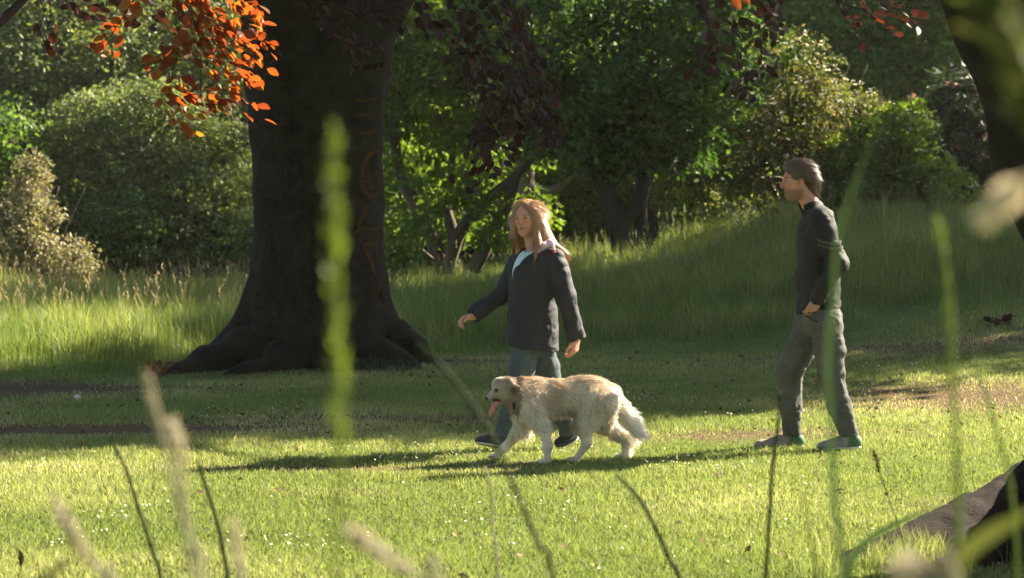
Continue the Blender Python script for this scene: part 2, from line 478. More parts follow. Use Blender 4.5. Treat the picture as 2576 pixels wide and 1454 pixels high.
def scatter(r, n, y0, y1, margin):
    """points over the strip in front of the camera, a little wider than the view, thinner far away"""
    y = y0 * (y1 / y0) ** r.random(n)
    x = (r.random(n) * 2 - 1) * (.2126 * y + margin)
    return x, y

r = np.random.default_rng(11)
# short mown lawn
x, y = scatter(r, 760000, 9.3, 24.2, 1.0)
w = worn(x, y); tuftn = vnoise(np.stack([x * 3.1, y * 3.1, x * 0], -1)); broad = vnoise(np.stack([x * .8, y * .8, x * 0 + 5], -1))
keep = (y < lawn_edge(x) + .5) & (r.random(len(x)) > w * .95 + .10)
keep &= ~((np.hypot(x + 1.82, y - 22.5) < .85))
x, y, w, tuftn, broad = x[keep], y[keep], w[keep], tuftn[keep], broad[keep]; n = len(x)
P = np.stack([x, y, ground_h(x, y) - .004], -1)
a = r.random(n) * 6.283; lean = np.stack([np.cos(a), np.sin(a), np.zeros(n)], -1)
ln = (.25 + r.random(n) * .9)[:, None]
D0 = unit(np.array([0, 0, 1.]) + lean * ln * .5); D1 = unit(np.array([0, 0, 1.]) + lean * ln * 1.6)
L = (.028 + .032 * r.random(n) ** 2) * (1 + .35 * tuftn + .2 * broad) * (1 - .5 * w)
a2 = r.random(n) * 6.283
att = np.clip(.34 + .22 * r.normal(size=n) + .30 * broad + .14 * tuftn + .75 * w * r.random(n), 0, 1)
mb = MB(); ribbons(mb, P, D0, D1, L, .0030 + .0032 * r.random(n), np.stack([np.cos(a2), np.sin(a2), np.zeros(n)], -1), att)
tag(mb.build('lawn_grass', M['lawn']), 'short mown lawn of bright green grass under the walkers', 'grass', kind='stuff')

# daisies in loose drifts
nd = 9000
x, y = scatter(r, nd, 9.6, 20, .8)
dr = vnoise(np.stack([x * 1.1 + 3, y * 1.1, x * 0 + 9], -1)) + .6 * vnoise(np.stack([x * 4 + 3, y * 4, x * 0 + 2], -1))
keep = ((dr > .62) & (r.random(nd) < .5)) | (r.random(nd) < .012)
x, y = x[keep], y[keep]; n = len(x)
P = np.stack([x, y, ground_h(x, y) + .035 + .02 * r.random(n)], -1)
mb = MB(); N = unit(np.array([.35, -.1, 1.]) + .45 * r.normal(size=(n, 3))); A = unit(np.cross(N, rand_unit(r, n))); B = np.cross(N, A); rr = (.0045 + .0035 * r.random(n))[:, None]
V = np.stack([P] + [P + (A * math.cos(t) + B * math.sin(t)) * rr + N * .003 for t in np.arange(6) * math.pi / 3], 1).reshape(-1, 3)
t = np.array([[0, 1 + k, 1 + (k + 1) % 6] for k in range(6)])
mb.add(V, [(np.arange(n)[:, None, None] * 7 + t[None]).reshape(-1, 3)], np.repeat(r.random(n), 7))
tag(mb.build('daisies', M['blossom_white']), 'tiny white daisies scattered through the short lawn', 'flowers', kind='stuff')

# tall meadow behind the lawn
x, y = scatter(r, 300000, 20.0, 37, 1.6)
e = lawn_edge(x); d = y - e
cl = vnoise(np.stack([x * 1.3, y * 1.3, x * 0 + 1], -1)); fine = vnoise(np.stack([x * 5, y * 5, x * 0 + 4], -1))
keep = (d > -.2 + .3 * cl) & ((np.hypot(x + 1.82, y - 22.5) > 1.0))
x, y, d, cl, fine = x[keep], y[keep], d[keep], cl[keep], fine[keep]; n = len(x)
P = np.stack([x, y, ground_h(x, y) - .01], -1)
a = r.random(n) * 6.283; lean = np.stack([np.cos(a) - .25, np.sin(a), np.zeros(n)], -1); ln = (.05 + .65 * r.random(n) ** 1.6)[:, None]
D0 = unit(np.array([0, 0, 1.]) + lean * ln * .5); D1 = unit(np.array([0, 0, 1.]) + lean * ln * 2.2)
H = (.22 + .24 * r.random(n)) * (1 + .42 * cl + .38 * fine) * sstep(.16 + d / 4.2)
a2 = r.random(n) * 6.283
mb = MB(); ribbons(mb, P, D0, D1, H, .004 + .004 * r.random(n), np.stack([np.cos(a2), np.sin(a2), np.zeros(n)], -1), np.clip(.4 + .28 * r.normal(size=n) + .25 * cl + .15 * fine, 0, 1))
tag(mb.build('meadow_grass', M['meadow']), 'tall unmown meadow grass on the slope behind the mown lawn', 'grass', kind='stuff')

# flowering stalks above the meadow
ns = 3400
x, y = scatter(r, ns, 21.5, 37, 1.2)
keep = (y > lawn_edge(x) + 2.5 + 3.5 * r.random(ns)) & ((x < -2.2) | (r.random(ns) < .75)) & ((np.hypot(x + 1.82, y - 22.5) > 1.3))
x, y = x[keep], y[keep]; n = len(x)
P = np.stack([x, y, ground_h(x, y)], -1); a = r.random(n) * 6.283; lean = np.stack([np.cos(a) - .3, np.sin(a), np.zeros(n)], -1); ln = (.03 + .2 * r.random(n))[:, None]
D0 = unit(np.array([0, 0, 1.]) + lean * ln * .4); D1 = unit(np.array([0, 0, 1.]) + lean * ln * 1.5); H = .36 + .26 * r.random(n) + .18 * (r.random(n) < .06)
a2 = r.random(n) * 6.283; S = np.stack([np.cos(a2), np.sin(a2), np.zeros(n)], -1)
tip = P + D0 * (H * .55)[:, None] + D1 * (H * .36)[:, None]
for sel, mat, lab in ((x < -2.2, 'seed', 'thin flowering stalks with buff seed heads above the meadow left of the beech'), (x >= -2.2, 'seed_green', 'thin grey green flowering stalks above the slope right of the beech')):
    mb = MB(); c = int(sel.sum())
    ribbons(mb, P[sel], D0[sel], D1[sel], H[sel], .003, S[sel], .1 + .3 * r.random(c), taper=.9)
    for k in range(5):
        off = rand_unit(r, c) * .010
        leaf_quads(mb, tip[sel] + off + D1[sel] * (.022 * k), unit(rand_unit(r, c)), unit(D1[sel] + .45 * rand_unit(r, c)), .035 + .03 * r.random(c), .008 + .009 * r.random(c), np.clip(.4 + .4 * r.random(c), 0, 1))
    tag(mb.build('meadow_seed_heads', M[mat]), lab, 'grass', kind='stuff')

# leaf litter: withered beech leaves and bits of twig lying in the lawn
nl = 2600
x, y = scatter(r, nl, 9.8, 23, .8)
keep = (r.random(nl) < .18 + .5 * (y > 15.5)) & (y < lawn_edge(x)); x, y = x[keep], y[keep]; n = len(x)
P = np.stack([x, y, ground_h(x, y) + .012 + .02 * r.random(n)], -1); N = unit(np.array([0, 0, 1.]) + .6 * r.normal(size=(n, 3))); A = unit(np.cross(N, rand_unit(r, n)))
mb = MB(); L = .025 + .03 * r.random(n); leaf_quads(mb, P, N, A, L, L * .6, r.random(n), .3)
M['litter'] = leaf_mat('withered_leaves', [(0, (.05, .028, .016)), (.6, (.11, .065, .035)), (1, (.20, .14, .08))], (1, .8, .6), .2, .8, .1)
tag(mb.build('leaf_litter', M['litter']), 'small withered leaves scattered over the shaded lawn', 'leaf litter', kind='stuff')

# ------------------------------------------------------------------ trees and shrubs of the background
def crown_mesh(name, blobs, clumps, per, clump_r, size, seed, droop=.3, flat=.55, up=.7, fill=.25, wide=.62):
    """leaf clumps spread through the shells of a few ellipsoids"""
    r = np.random.default_rng(seed)
    B = np.array(blobs, float); vol = (B[:, 3] * B[:, 4] * B[:, 5]) ** .72
    k = r.choice(len(B), clumps, p=vol / vol.sum())
    rad = np.where(r.random(clumps) < fill, r.random(clumps) ** .5 * .75, 1 - .22 * r.random(clumps) ** 2 + .16 * np.abs(r.normal(size=clumps)) * (r.random(clumps) < .4))
    C = B[k, :3] + rand_unit(r, clumps) * rad[:, None] * B[k, 3:6]
    cr = clump_r * (.55 + .9 * r.random(clumps))
    ci = np.repeat(np.arange(clumps), per); n = len(ci)
    q = rand_unit(r, n) * (r.random(n) ** .4)[:, None]; q[:, 2] *= flat; q[:, 2] -= droop * (q[:, 0] ** 2 + q[:, 1] ** 2)
    P = C[ci] + q * cr[ci][:, None]
    tilt = unit(r.normal(size=(clumps, 3)) * .5 + [0, 0, up])
    N = unit(tilt[ci] * .9 + r.normal(size=(n, 3)) * .55)
    out = unit(q + [0, 0, -.25]); A = unit(out + r.normal(size=(n, 3)) * .5); A = unit(A - N * np.sum(A * N, 1, keepdims=True))
    L = size * (.65 + .7 * r.random(n)); cb = r.normal(size=clumps) * .16
    mb = MB(); leaf_quads(mb, P, N, A, L, L * wide * (.8 + .4 * r.random(n)), np.clip(.42 + .2 * r.normal(size=n) + cb[ci], 0, 1))
    return mb.mesh(name)

def limbs_mesh(name, limbs, seg=9, bump=.22):
    mb = MB()
    for (pts, rad) in limbs:
        n = max(8, len(pts) * 4)
        c = catmull(np.column_stack([np.array(pts, float), rad]), n)
        v, f = tube(c[:, :3], np.maximum(c[:, 3], .004), seg, bump, 2.5)
        mb.add(v, f)
    return mb.mesh(name, smooth=True)

def put_tree(name, loc, label, cat, trunk_me, bark, crown_me, leaf, rot=0, scale=1, group=None, trunk_name='trunk', crown_name='crown'):
    o = empty(name, loc, label, cat, group)
    o.rotation_euler = (0, 0, R(rot)); o.scale = (scale,) * 3
    if trunk_me: link(trunk_name, trunk_me, bark, o)
    if crown_me:
        c = bpy.data.objects.new(crown_name, crown_me); COL.objects.link(c); c.parent = o
        if not crown_me.materials: crown_me.materials.append(leaf)
    return o

def auto_limbs(h, r0, lean=(0, 0), n=7, spread=1.6, seed=0, z0=.35):
    """one stem with a handful of rising limbs"""
    g = np.random.default_rng(seed); L = []
    stem = [(0, 0, -.15), (lean[0] * .1, lean[1] * .1, h * .2), (lean[0] * .45, lean[1] * .45, h * .5), (lean[0], lean[1], h)]
    L.append((stem, [r0 * 1.35, r0, r0 * .75, r0 * .2]))
    S = catmull(stem, 40)
    for k in range(n):
        t = z0 + (1 - z0) * (k + .3 * g.random()) / n; p = S[int(t * 38)]; a = g.random() * 6.283 + k * 2.4
        l = spread * (1.15 - .6 * t) * (.7 + .5 * g.random()); d = np.array([math.cos(a), math.sin(a), .55 + .4 * g.random()])
        L.append(([p, p + d * l * .45, p + d * l + [0, 0, .1 * l]], [r0 * .42 * (1.2 - t), r0 * .25 * (1.2 - t), .012]))
    return L

def gpt(px, y):
    x = (px - CX) * y / F_PX
    return np.array([x, y, float(ground_h(x, y))])

G_WOOD = 'tall trees at the edge of the wood'
# shared shapes
tall_a = crown_mesh('crown_tall_a', [(0, 0, 5.2, 2.5, 2.3, 3.0), (.9, .3, 3.2, 1.9, 1.8, 1.6), (-1.1, -.4, 3.9, 1.8, 1.7, 1.7), (0, -.8, 2.2, 1.6, 1.4, 1.1)], 430, 62, .72, .135, 21, droop=.5, flat=.35, up=.95)
tall_b = crown_mesh('crown_tall_b', [(0, 0, 5.6, 2.2, 2.4, 3.4), (-1.0, .3, 3.0, 1.7, 1.6, 1.3), (1.2, -.4, 4.4, 1.6, 1.6, 1.9), (.1, -.9, 1.7, 1.5, 1.3, 1.0)], 430, 62, .66, .125, 22, droop=.5, flat=.35, up=.95)
bush_a = crown_mesh('crown_bush_a', [(0, 0, 1.3, 1.5, 1.3, 1.2), (.9, .1, .8, 1.0, 1.0, .8), (-.8, -.2, 1.0, 1.1, 1.0, .95), (.2, -.3, 2.0, .9, .9, .8)], 300, 62, .42, .095, 23, droop=.4, flat=.45)
bush_b = crown_mesh('crown_bush_b', [(0, 0, 1.1, 1.4, 1.2, 1.1), (-.9, .1, .8, 1.0, .9, .8), (.7, -.3, 1.3, 1.0, .9, .9)], 260, 62, .40, .085, 24, droop=.4, flat=.45)
trunk_a = limbs_mesh('trunk_tall_a', auto_limbs(7.2, .19, (.3, .2), 9, 2.2, 1, .2))
trunk_b = limbs_mesh('trunk_tall_b', auto_limbs(7.6, .16, (-.5, .1), 9, 2.0, 2, .2))
stems_a = limbs_mesh('stems_bush_a', [([(0, 0, -.1), (dx * .4, dy * .4, .7), (dx, dy, 1.7)], [.035, .025, .008]) for dx, dy in ((.3, .2), (-.5, .1), (.8, -.2), (-.1, -.5), (.1, .6), (-.9, -.3))], 6)

# --- left of the beech: pale sunlit trees, thicket and tall trees behind
m1 = crown_mesh('crown_pale_tree', [(.0, 0, 3.15, 1.1, 1.0, .45), (-.95, -.2, 2.75, .8, .8, .38), (.95, -.3, 2.55, .95, .9, .40), (-.3, -.6, 2.1, .9, .8, .32), (-1.35, -.3, 1.85, .9, .8, .40), (1.0, -.6, 1.75, .9, .8, .34), (.1, -.8, 1.25, .9, .8, .34), (1.75, -.4, 1.2, .7, .7, .35), (-1.9, -.2, 1.0, .8, .7, .5), (-.9, -.6, .8, .9, .7, .4), (.9, -.5, .7, .9, .7, .35)], 520, 90, .40, .085, 31, droop=.55, flat=.35, up=.95, fill=.15)
t1 = limbs_mesh('trunk_pale_tree', [([(.1, 0, -.1), (.12, 0, .8), (.0, 0, 1.6), (.3, .1, 3.0)], [.11, .09, .08, .02]), ([(.1, 0, .9), (.7, -.2, 1.7), (1.2, -.3, 2.2)], [.06, .05, .015]), ([(.08, 0, 1.1), (-.7, -.1, 1.8), (-1.2, -.2, 2.5)], [.06, .04, .015])])
put_tree('pale_tree', gpt(360, 43), 'pale green small tree with tiered sunlit foliage left of the huge beech trunk', 'tree', t1, M['bark'], m1, M['leaf_pale'])
m2 = crown_mesh('crown_pale_small', [(0, 0, 2.0, .85, .9, .5), (.5, -.2, 1.5, .8, .8, .45), (-.5, -.1, 1.6, .8, .8, .4), (.1, -.4, 1.0, .7, .7, .3)], 260, 80, .28, .08, 32, droop=.5, flat=.4, up=.9)
t2 = limbs_mesh('trunk_pale_small', [([(0, 0, -.1), (.03, 0, .8), (.0, 0, 2.0)], [.17, .14, .05]), ([(0, 0, 1.0), (.4, -.1, 1.4), (.8, -.2, 1.6)], [.06, .04, .01])])
put_tree('spreading_tree', gpt(515, 45), 'small spreading tree with stout dark bole and pale leaf tiers beside the beech trunk', 'tree', t2, M['bark_dark'], m2, M['leaf_pale'], scale=1.05)
m3 = crown_mesh('crown_pink_bush', [(-.05, 0, 1.25, .36, .4, .5), (.25, -.1, .62, .5, .45, .3), (-.55, 0, .65, .5, .45, .38), (-.1, .1, 1.75, .24, .3, .42), (-.6, .1, 1.25, .25, .3, .3), (.55, 0, .4, .35, .35, .25)], 190, 50, .2, .07, 33, flat=.8, droop=.1)
put_tree('pinkish_bush', gpt(95, 38.5), 'tall buff and pink tinged bush catching the sun above the meadow', 'bush', stems_a, M['bark'], m3, M['leaf_pink'])
put_tree('thicket_bush', gpt(-190, 41.5), 'broad mid green bush behind the pinkish bush at the meadow end', 'bush', stems_a, M['bark'], bush_a.copy(), M['leaf_mid'], 40, 1.3)
for k, (px, yy, rot, sc, lab) in enumerate([(210, 41.5, 10, .75, 'low dark bush at the foot of the pale tiered tree'),
                                            (640, 42, 70, .6, 'dark low bush tucked against the left edge of the beech trunk'),
                                            (420, 47, 200, 1.15, 'shaded bush standing between the pale tree and the stout bole')]):
    b_me = bush_b.copy()
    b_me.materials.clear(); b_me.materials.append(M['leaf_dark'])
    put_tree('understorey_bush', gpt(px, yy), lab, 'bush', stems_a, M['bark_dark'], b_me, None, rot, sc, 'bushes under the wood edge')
for (px, yy, me, tr, rot, sc, lab) in [(150, 46.5, tall_b, trunk_b, 10, .82, 'tall pale leafy tree standing between the pinkish bush and the tiered tree'), (520, 48.5, tall_a, trunk_a, 60, .85, 'tall pale leafy tree right behind the stout dark bole'),
                                       (-70, 46, tall_a, trunk_b, 300, .85, 'tall pale leafy tree at the meadow end behind the pinkish bush'), (345, 49.5, tall_b, trunk_a, 130, .85, 'tall pale leafy tree right behind the tiered tree'), (250, 54, tall_a, trunk_a, 0, 1.0, 'tall tree whose grey trunk shows above the pale tiered tree'),
                                       (40, 52, tall_b, trunk_b, 90, 1.05, 'tall leafy tree behind the pinkish bush'),
                                       (430, 57, tall_b, trunk_a, 200, 1.1, 'tall tree filling the gap left of the copper leaves'),
                                       (600, 53, tall_a, trunk_b, 140, .95, 'tall tree directly behind the left edge of the beech trunk'),
                                       (-180, 55, tall_a, trunk_a, 250, 1.1, 'tall tree past the broad mid green bush at the meadow end')]:
    put_tree('woodland_tree', gpt(px, yy), lab, 'tree', tr, M['bark'], me, M['leaf_pale'], rot, sc, G_WOOD)

# bare stems that rise out of the pale tree
for (px0, px1, px2, yy, r0, lab) in [(300, 285, 262, 47, .15, 'slender grey trunk rising straight out of the pale tiered foliage'), (372, 358, 330, 48, .16, 'leaning grey trunk beside the slender one above the pale foliage'), (445, 432, 455, 47.5, .13, 'crooked grey trunk below the orange leaves')]:
    b_ = gpt(px0, yy); q = [W(px0, 720, yy) - b_, W(px0, 400, yy) - b_, W(px1, 200, yy) - b_, W(px2, 20, yy) - b_, W(px2 - 20, -200, yy) - b_]
    put_tree('slender_tree', b_, lab, 'tree', limbs_mesh('stem_slender', [(q, [r0, r0 * .8, r0 * .7, r0 * .6, r0 * .3])]), M['bark_dark'], crown_mesh('crown_slender', [(*(q[4] + [0, 0, .3]), 1.2, 1.1, .8)], 60, 55, .5, .12, int(px0)), M['leaf_pale'])

# --- right of the beech: a many-stemmed maple, bright and low
def wl(pts, base):
    return [np.array(W(px, py, yy)) - base for (px, py, yy) in pts]
b5 = gpt(1115, 34)
lim = [(wl([(1120, 690, 34), (1085, 590, 34), (1035, 500, 34), (1000, 410, 34.1), (985, 250, 34.3)], b5), [.17, .14, .125, .12, .06]),
       (wl([(1130, 690, 34.1), (1140, 590, 34.1), (1125, 520, 34.2), (1135, 420, 34.3), (1160, 250, 34.4)], b5), [.12, .10, .085, .075, .04]),
       (wl([(1125, 680, 33.9), (1160, 580, 33.8), (1230, 500, 33.7), (1300, 440, 33.6), (1400, 330, 33.5)], b5), [.13, .12, .10, .085, .03]),
       (wl([(1190, 680, 33.7), (1230, 600, 33.6), (1275, 520, 33.6), (1300, 440, 33.6)], b5), [.15, .13, .11, .08]),
       (wl([(1120, 680, 33.9), (1050, 620, 33.6), (1010, 580, 33.5)], b5), [.05, .035, .012]),
       (wl([(1000, 420, 34), (1060, 480, 33.9), (1100, 560, 33.8)], b5), [.04, .03, .012])]
c5 = [(*(W(1010, 230, 34) - b5), 1.0, 1.1, 1.0), (*(W(1150, 110, 34.3) - b5), 1.4, 1.3, 1.1), (*(W(1330, 240, 33.8) - b5), 1.2, 1.2, .9), (*(W(1000, 470, 35.2) - b5), .8, .7, .5), (*(W(1200, 520, 35.6) - b5), 1.0, .6, .5),
      (*(W(1090, 390, 34.8) - b5), .9, .8, .45), (*(W(1000, 600, 35.0) - b5), .7, .6, .35), (*(W(1150, 470, 33.3) - b5), .55, .3, .22), (*(W(1060, 560, 33.2) - b5), .4, .3, .2), (*(W(1250, 560, 33.1) - b5), .4, .3, .22), (0.3, .5, 4.8, 1.8, 1.6, 1.0)]
m5 = crown_mesh('crown_maple', c5, 660, 70, .26, .09, 41, droop=.6, up=.5)
put_tree('field_maple', b5, 'many stemmed maple with splayed brown trunks right beside the beech', 'tree', limbs_mesh('stems_maple', [(p_, [t * .74 for t in r_]) for (p_, r_) in lim]), M['bark'], m5, M['leaf_bright'])

b6 = gpt(1590, 33)
lim = [(wl([(1570, 660, 33), (1565, 580, 33), (1535, 500, 33), (1490, 420, 33), (1440, 300, 33), (1410, 150, 33)], b6), [.15, .125, .12, .12, .07, .03]),
       (wl([(1570, 640, 33), (1570, 560, 33), (1610, 500, 33), (1620, 420, 33), (1610, 280, 33.2), (1650, 120, 33.4)], b6), [.12, .10, .095, .10, .07, .03]),
       (wl([(1590, 660, 33.2), (1610, 580, 33.2), (1612, 500, 33.1)], b6), [.11, .09, .085]),
       (wl([(1610, 640, 33.3), (1645, 575, 33.3), (1625, 500, 33.4), (1660, 380, 33.5), (1740, 250, 33.6)], b6), [.07, .065, .055, .05, .02]),
       (wl([(1550, 640, 33.4), (1530, 540, 33.4), (1525, 440, 33.4), (1545, 300, 33.5)], b6), [.06, .055, .05, .03]),
       (wl([(1490, 420, 33), (1420, 370, 32.8), (1340, 300, 32.7)], b6), [.06, .045, .015])]
c6 = [(*(W(1560, 230, 33) - b6), 1.5, 1.4, .9), (*(W(1430, 330, 32.8) - b6), 1.0, 1.0, .5), (*(W(1720, 300, 33) - b6), 1.0, 1.0, .6), (*(W(1500, 70, 33) - b6), 1.8, 1.6, 1.0), (*(W(1760, 120, 33.3) - b6), 1.3, 1.3, .9), (*(W(1590, 350, 33.6) - b6), 1.1, .9, .45), (.2, .2, 4.6, 1.8, 1.6, .9)]
m6 = crown_mesh('crown_dark_tree', c6, 560, 60, .30, .10, 42, droop=.5)
put_tree('dark_tree', b6, 'dark forked tree with black stems in the meadow between the two walkers', 'tree', limbs_mesh('stems_dark_tree', lim), M['bark_dark'], m6, M['leaf_dark'])

b7 = gpt(1325, 39)
lim = [(wl([(1322, 660, 39), (1325, 560, 39), (1320, 450, 39), (1330, 200, 39), (1310, -100, 39)], b7), [.24, .2, .18, .15, .06]), (wl([(1330, 510, 39), (1390, 480, 38.8), (1460, 430, 38.6)], b7), [.1, .08, .03])]
c7 = [(*(W(1330, 60, 39) - b7), 1.8, 1.5, 1.2), (*(W(1230, 330, 40) - b7), 1.0, .9, .7), (*(W(1430, 330, 40.3) - b7), 1.2, .9, .8), (0, 0, 5, 1.8, 1.6, 1.2)]
put_tree('slim_tree', b7, 'straight brown trunk standing just behind the head of the walking woman', 'tree', limbs_mesh('stem_slim', lim), M['bark'], crown_mesh('crown_slim', c7, 480, 55, .35, .105, 43), M['leaf_mid'])

# sunlit thicket behind those stems
for (px, yy, rot, sc, lab) in [(1010, 42, 0, 1.0, 'sunlit green bush seen between the beech and the maple stems'),
                               (1210, 43.5, 100, 1.05, 'sunlit green bush behind the splayed maple stems'),
                               (1440, 42, 220, .95, 'bright bush between the slim trunk and the dark forked tree'),
                               (1690, 41, 150, .85, 'bright bush just right of the dark forked stems'),
                               (1580, 45, 60, 1.2, 'bright bush glimpsed through the fork of the dark stems')]:
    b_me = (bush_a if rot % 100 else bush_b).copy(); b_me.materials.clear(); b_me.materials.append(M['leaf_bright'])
    put_tree('thicket_bush', gpt(px, yy), lab, 'bush', stems_a, M['bark'], b_me, None, rot, sc, 'sunlit bushes behind the stems')

# --- the flowering shrub, its neighbour and the leathery one on the right
def flowers(name, crown_blobs, n, size, seed, mat, parent, pet=7):
    r = np.random.default_rng(seed); B = np.array(crown_blobs, float); k = r.choice(len(B), n)
    d = rand_unit(r, n); d[:, 2] = np.abs(d[:, 2]) * .8; d[:, 1] -= .3; d = unit(d)
    C = B[k, :3] + d * B[k, 3:6] * (1.0 + .06 * r.random((n, 1)))
    ci = np.repeat(np.arange(n), pet); q = rand_unit(r, len(ci)) * size * .5; q[:, 2] *= .45
    mb = MB(); N = unit(r.normal(size=(len(ci), 3)) * .4 + [0, 0, 1]); A = unit(np.cross(N, rand_unit(r, len(ci))))
    leaf_quads(mb, C[ci] + q, N, A, np.full(len(ci), size * .55), np.full(len(ci), size * .5), r.random(len(ci)))
    o = mb.build(name, mat, parent); o['kind'] = 'stuff'
    return o
b8 = gpt(2000, 35.5)
c8 = [(*(W(1960, 200, 35.6) - b8), .9, .9, .75), (*(W(1830, 330, 35.3) - b8), .85, .9, .7), (*(W(2060, 330, 35.2) - b8), 1.1, .9, .8), (*(W(1760, 400, 34.8) - b8), .8, .7, .45), (*(W(1900, 450, 35) - b8), 1.2, .9, .6), (*(W(2130, 430, 35) - b8), .9, .8, .6), (*(W(1720, 320, 34.6) - b8), .5, .5, .3)]
m8 = crown_mesh('crown_flowering', c8, 620, 60, .2, .062, 51, fill=.35)
o8 = put_tree('flowering_shrub', b8, 'tall flowering shrub with reddish shoots and small white blossom behind the man', 'shrub',
              limbs_mesh('stems_flowering', [([(0, 0, -.1), (dx * .4, dy, .9), (dx, dy, 2.4)], [.04, .028, .008]) for dx, dy in ((.3, .1), (-.4, .1), (-.9, -.1), (.8, 0), (-1.4, -.3), (.1, -.3), (1.1, .2), (-.2, -.5))], 6), M['bark'], m8, M['leaf_shrub'])
flowers('blossom', c8, 420, .055, 52, M['blossom_white'], o8)
b9 = gpt(2250, 34.5)
c9 = [(*(W(2240, 400, 34.5) - b9), .8, .7, .6), (*(W(2330, 470, 34.2) - b9), .7, .6, .38), (*(W(2170, 480, 34.2) - b9), .7, .6, .4), (*(W(2250, 320, 34.8) - b9), .5, .5, .35)]
m9 = crown_mesh('crown_low_shrub', c9, 330, 55, .18, .07, 53, fill=.35)
o9 = put_tree('leafy_shrub', b9, 'low light green shrub with white blossom beside the leathery leaved bush', 'shrub', stems_a, M['bark'], m9, M['leaf_bright'])
flowers('blossom', c9, 110, .05, 54, M['blossom_white'], o9)
b10 = gpt(2440, 37)
c10 = [(*(W(2400, 260, 37) - b10), .55, .6, .55), (*(W(2430, 380, 36.8) - b10), .8, .7, .6), (*(W(2510, 430, 36.6) - b10), .7, .7, .5), (*(W(2450, 480, 36.4) - b10), .9, .7, .5), (*(W(2560, 330, 37) - b10), .6, .6, .6)]
m10 = crown_mesh('crown_leathery', c10, 300, 48, .24, .17, 55, droop=.9, up=.4, wide=.3)
o10 = put_tree('viburnum_bush', b10, 'dark leathery leaved bush with dull pink flower heads near the leaning trunk', 'bush', stems_a, M['bark_dark'], m10, M['leaf_grey'], 0)
flowers('flower_heads', c10, 60, .17, 56, M['blossom_pink'], o10, 16)
for (px, yy, me, tr, rot, sc, lf, lab) in [(2260, 47, tall_b, trunk_b, 30, .95, 'leaf_mid', 'tall blue green tree behind the leathery bush'),
                                       (2080, 52, tall_a, trunk_a, 80, 1.1, 'leaf_bright', 'tall light green tree rising above the flowering shrub'),
                                       (1850, 49, tall_b, trunk_a, 170, 1.0, 'leaf_bright', 'tall sunlit tree between the dark forked tree and the flowering shrub'),
                                       (2480, 50, tall_a, trunk_b, 300, 1.05, 'leaf_mid', 'tall dark tree behind the leaning trunk'),
                                       (1600, 54, tall_a, trunk_a, 20, 1.1, 'leaf_bright', 'tall sunlit tree behind the dark forked tree'),
                                       (1380, 53, tall_b, trunk_b, 270, 1.1, 'leaf_mid', 'tall tree behind the slim straight trunk'),
                                       (1120, 55, tall_a, trunk_a, 190, 1.1, 'leaf_bright', 'tall tree behind the many stemmed maple'),
                                       (900, 56, tall_b, trunk_b, 320, 1.1, 'leaf_mid', 'tall tree hidden mostly behind the beech trunk'),
                                       (2700, 48, tall_b, trunk_a, 110, 1.0, 'leaf_dark', 'tall tree at the far end of the slope beyond the leaning trunk')]:
    me2 = me.copy(); me2.materials.clear(); me2.materials.append(M[lf])
    put_tree('woodland_tree', gpt(px, yy), lab, 'tree', tr, M['bark'], me2, None, rot, sc, G_WOOD)

# the wood beyond, one dense mass
r = np.random.default_rng(60)
bl = [(-19 + 2.2 * k + r.normal() * .5, r.normal() * 2, 3.2 + r.normal() * .8, 2.2, 2.0, 3.6) for k in range(19)] + [(-19 + 2.4 * k, 3 + r.normal() * 2, 6.4 + r.normal() * .6, 2.4, 2.0, 2.2) for k in range(17)]
wm = crown_mesh('far_wood', bl, 3200, 36, .8, .24, 61, fill=.1)
o = link('far_wood', wm, M['leaf_mid']); o.location = (0, 64, 0)
tag(o, 'dense green wood closing the view behind all the trees', 'wood', kind='stuff')

# --- park trees out to the right whose crowns shade the lawn and the slope, then unseen ones added
shade = crown_mesh('crown_shade', [(0, 0, 7.0, 3.4, 3.4, 2.6), (1.2, .8, 8.6, 2.6, 2.6, 2.2), (-1.2, -.8, 6.0, 2.3, 2.3, 1.6), (1.0, -1.2, 5.6, 2.2, 2.0, 1.4)], 1500, 60, .6, .18, 62, fill=.5)
shade_t = limbs_mesh('trunk_shade', auto_limbs(8.5, .28, (.1, 0), 9, 2.6, 5, .45))
for (x, yy, rot, sc, lab) in [(6.7, 25.4, 0, 1.0, 'park tree lowest on the slope, the one nearest the mown lawn'),
                              (13.6, 31.1, 120, 1.0, 'park tree second up the slope from the mown lawn'),
                              (17.0, 37.0, 240, 1.2, 'tallest park tree at the very top of the slope'),
                              (12.6, 34.6, 75, 1.0, 'park tree third up the slope, just below the tallest one'),
                              (-9.5, 6.5, 60, 1.1, 'added unseen park tree on the flat lawn opposite the leaning tree'),  # this and those below: added out of view to cut sky light
                              (-5, -5.5, 160, 1.5, 'added unseen park tree on the grassy bank among the tall stalks side'),
                              (5.0, -6.5, 280, 1.5, 'added unseen park tree on the grassy bank on the leaning tree side'),
                              (0.5, -12, 30, 1.7, 'tallest added unseen park tree at the back of the grassy bank'),
                              (-12, -1, 200, 1.6, 'added unseen park tree off the end of the bank away from the leaning tree'),
                              (13.5, -3.5, 90, 1.6, 'added unseen park tree off the end of the bank beyond the leaning tree'),
                              (-13, 14, 320, 1.5, 'added unseen park tree on the lawn beside the seeding end of the meadow')]:
    put_tree('park_tree', (x, yy, float(ground_h(x, yy))), lab, 'tree', shade_t, M['bark'], shade, M['leaf_mid'], rot, sc, 'park trees along the slope')

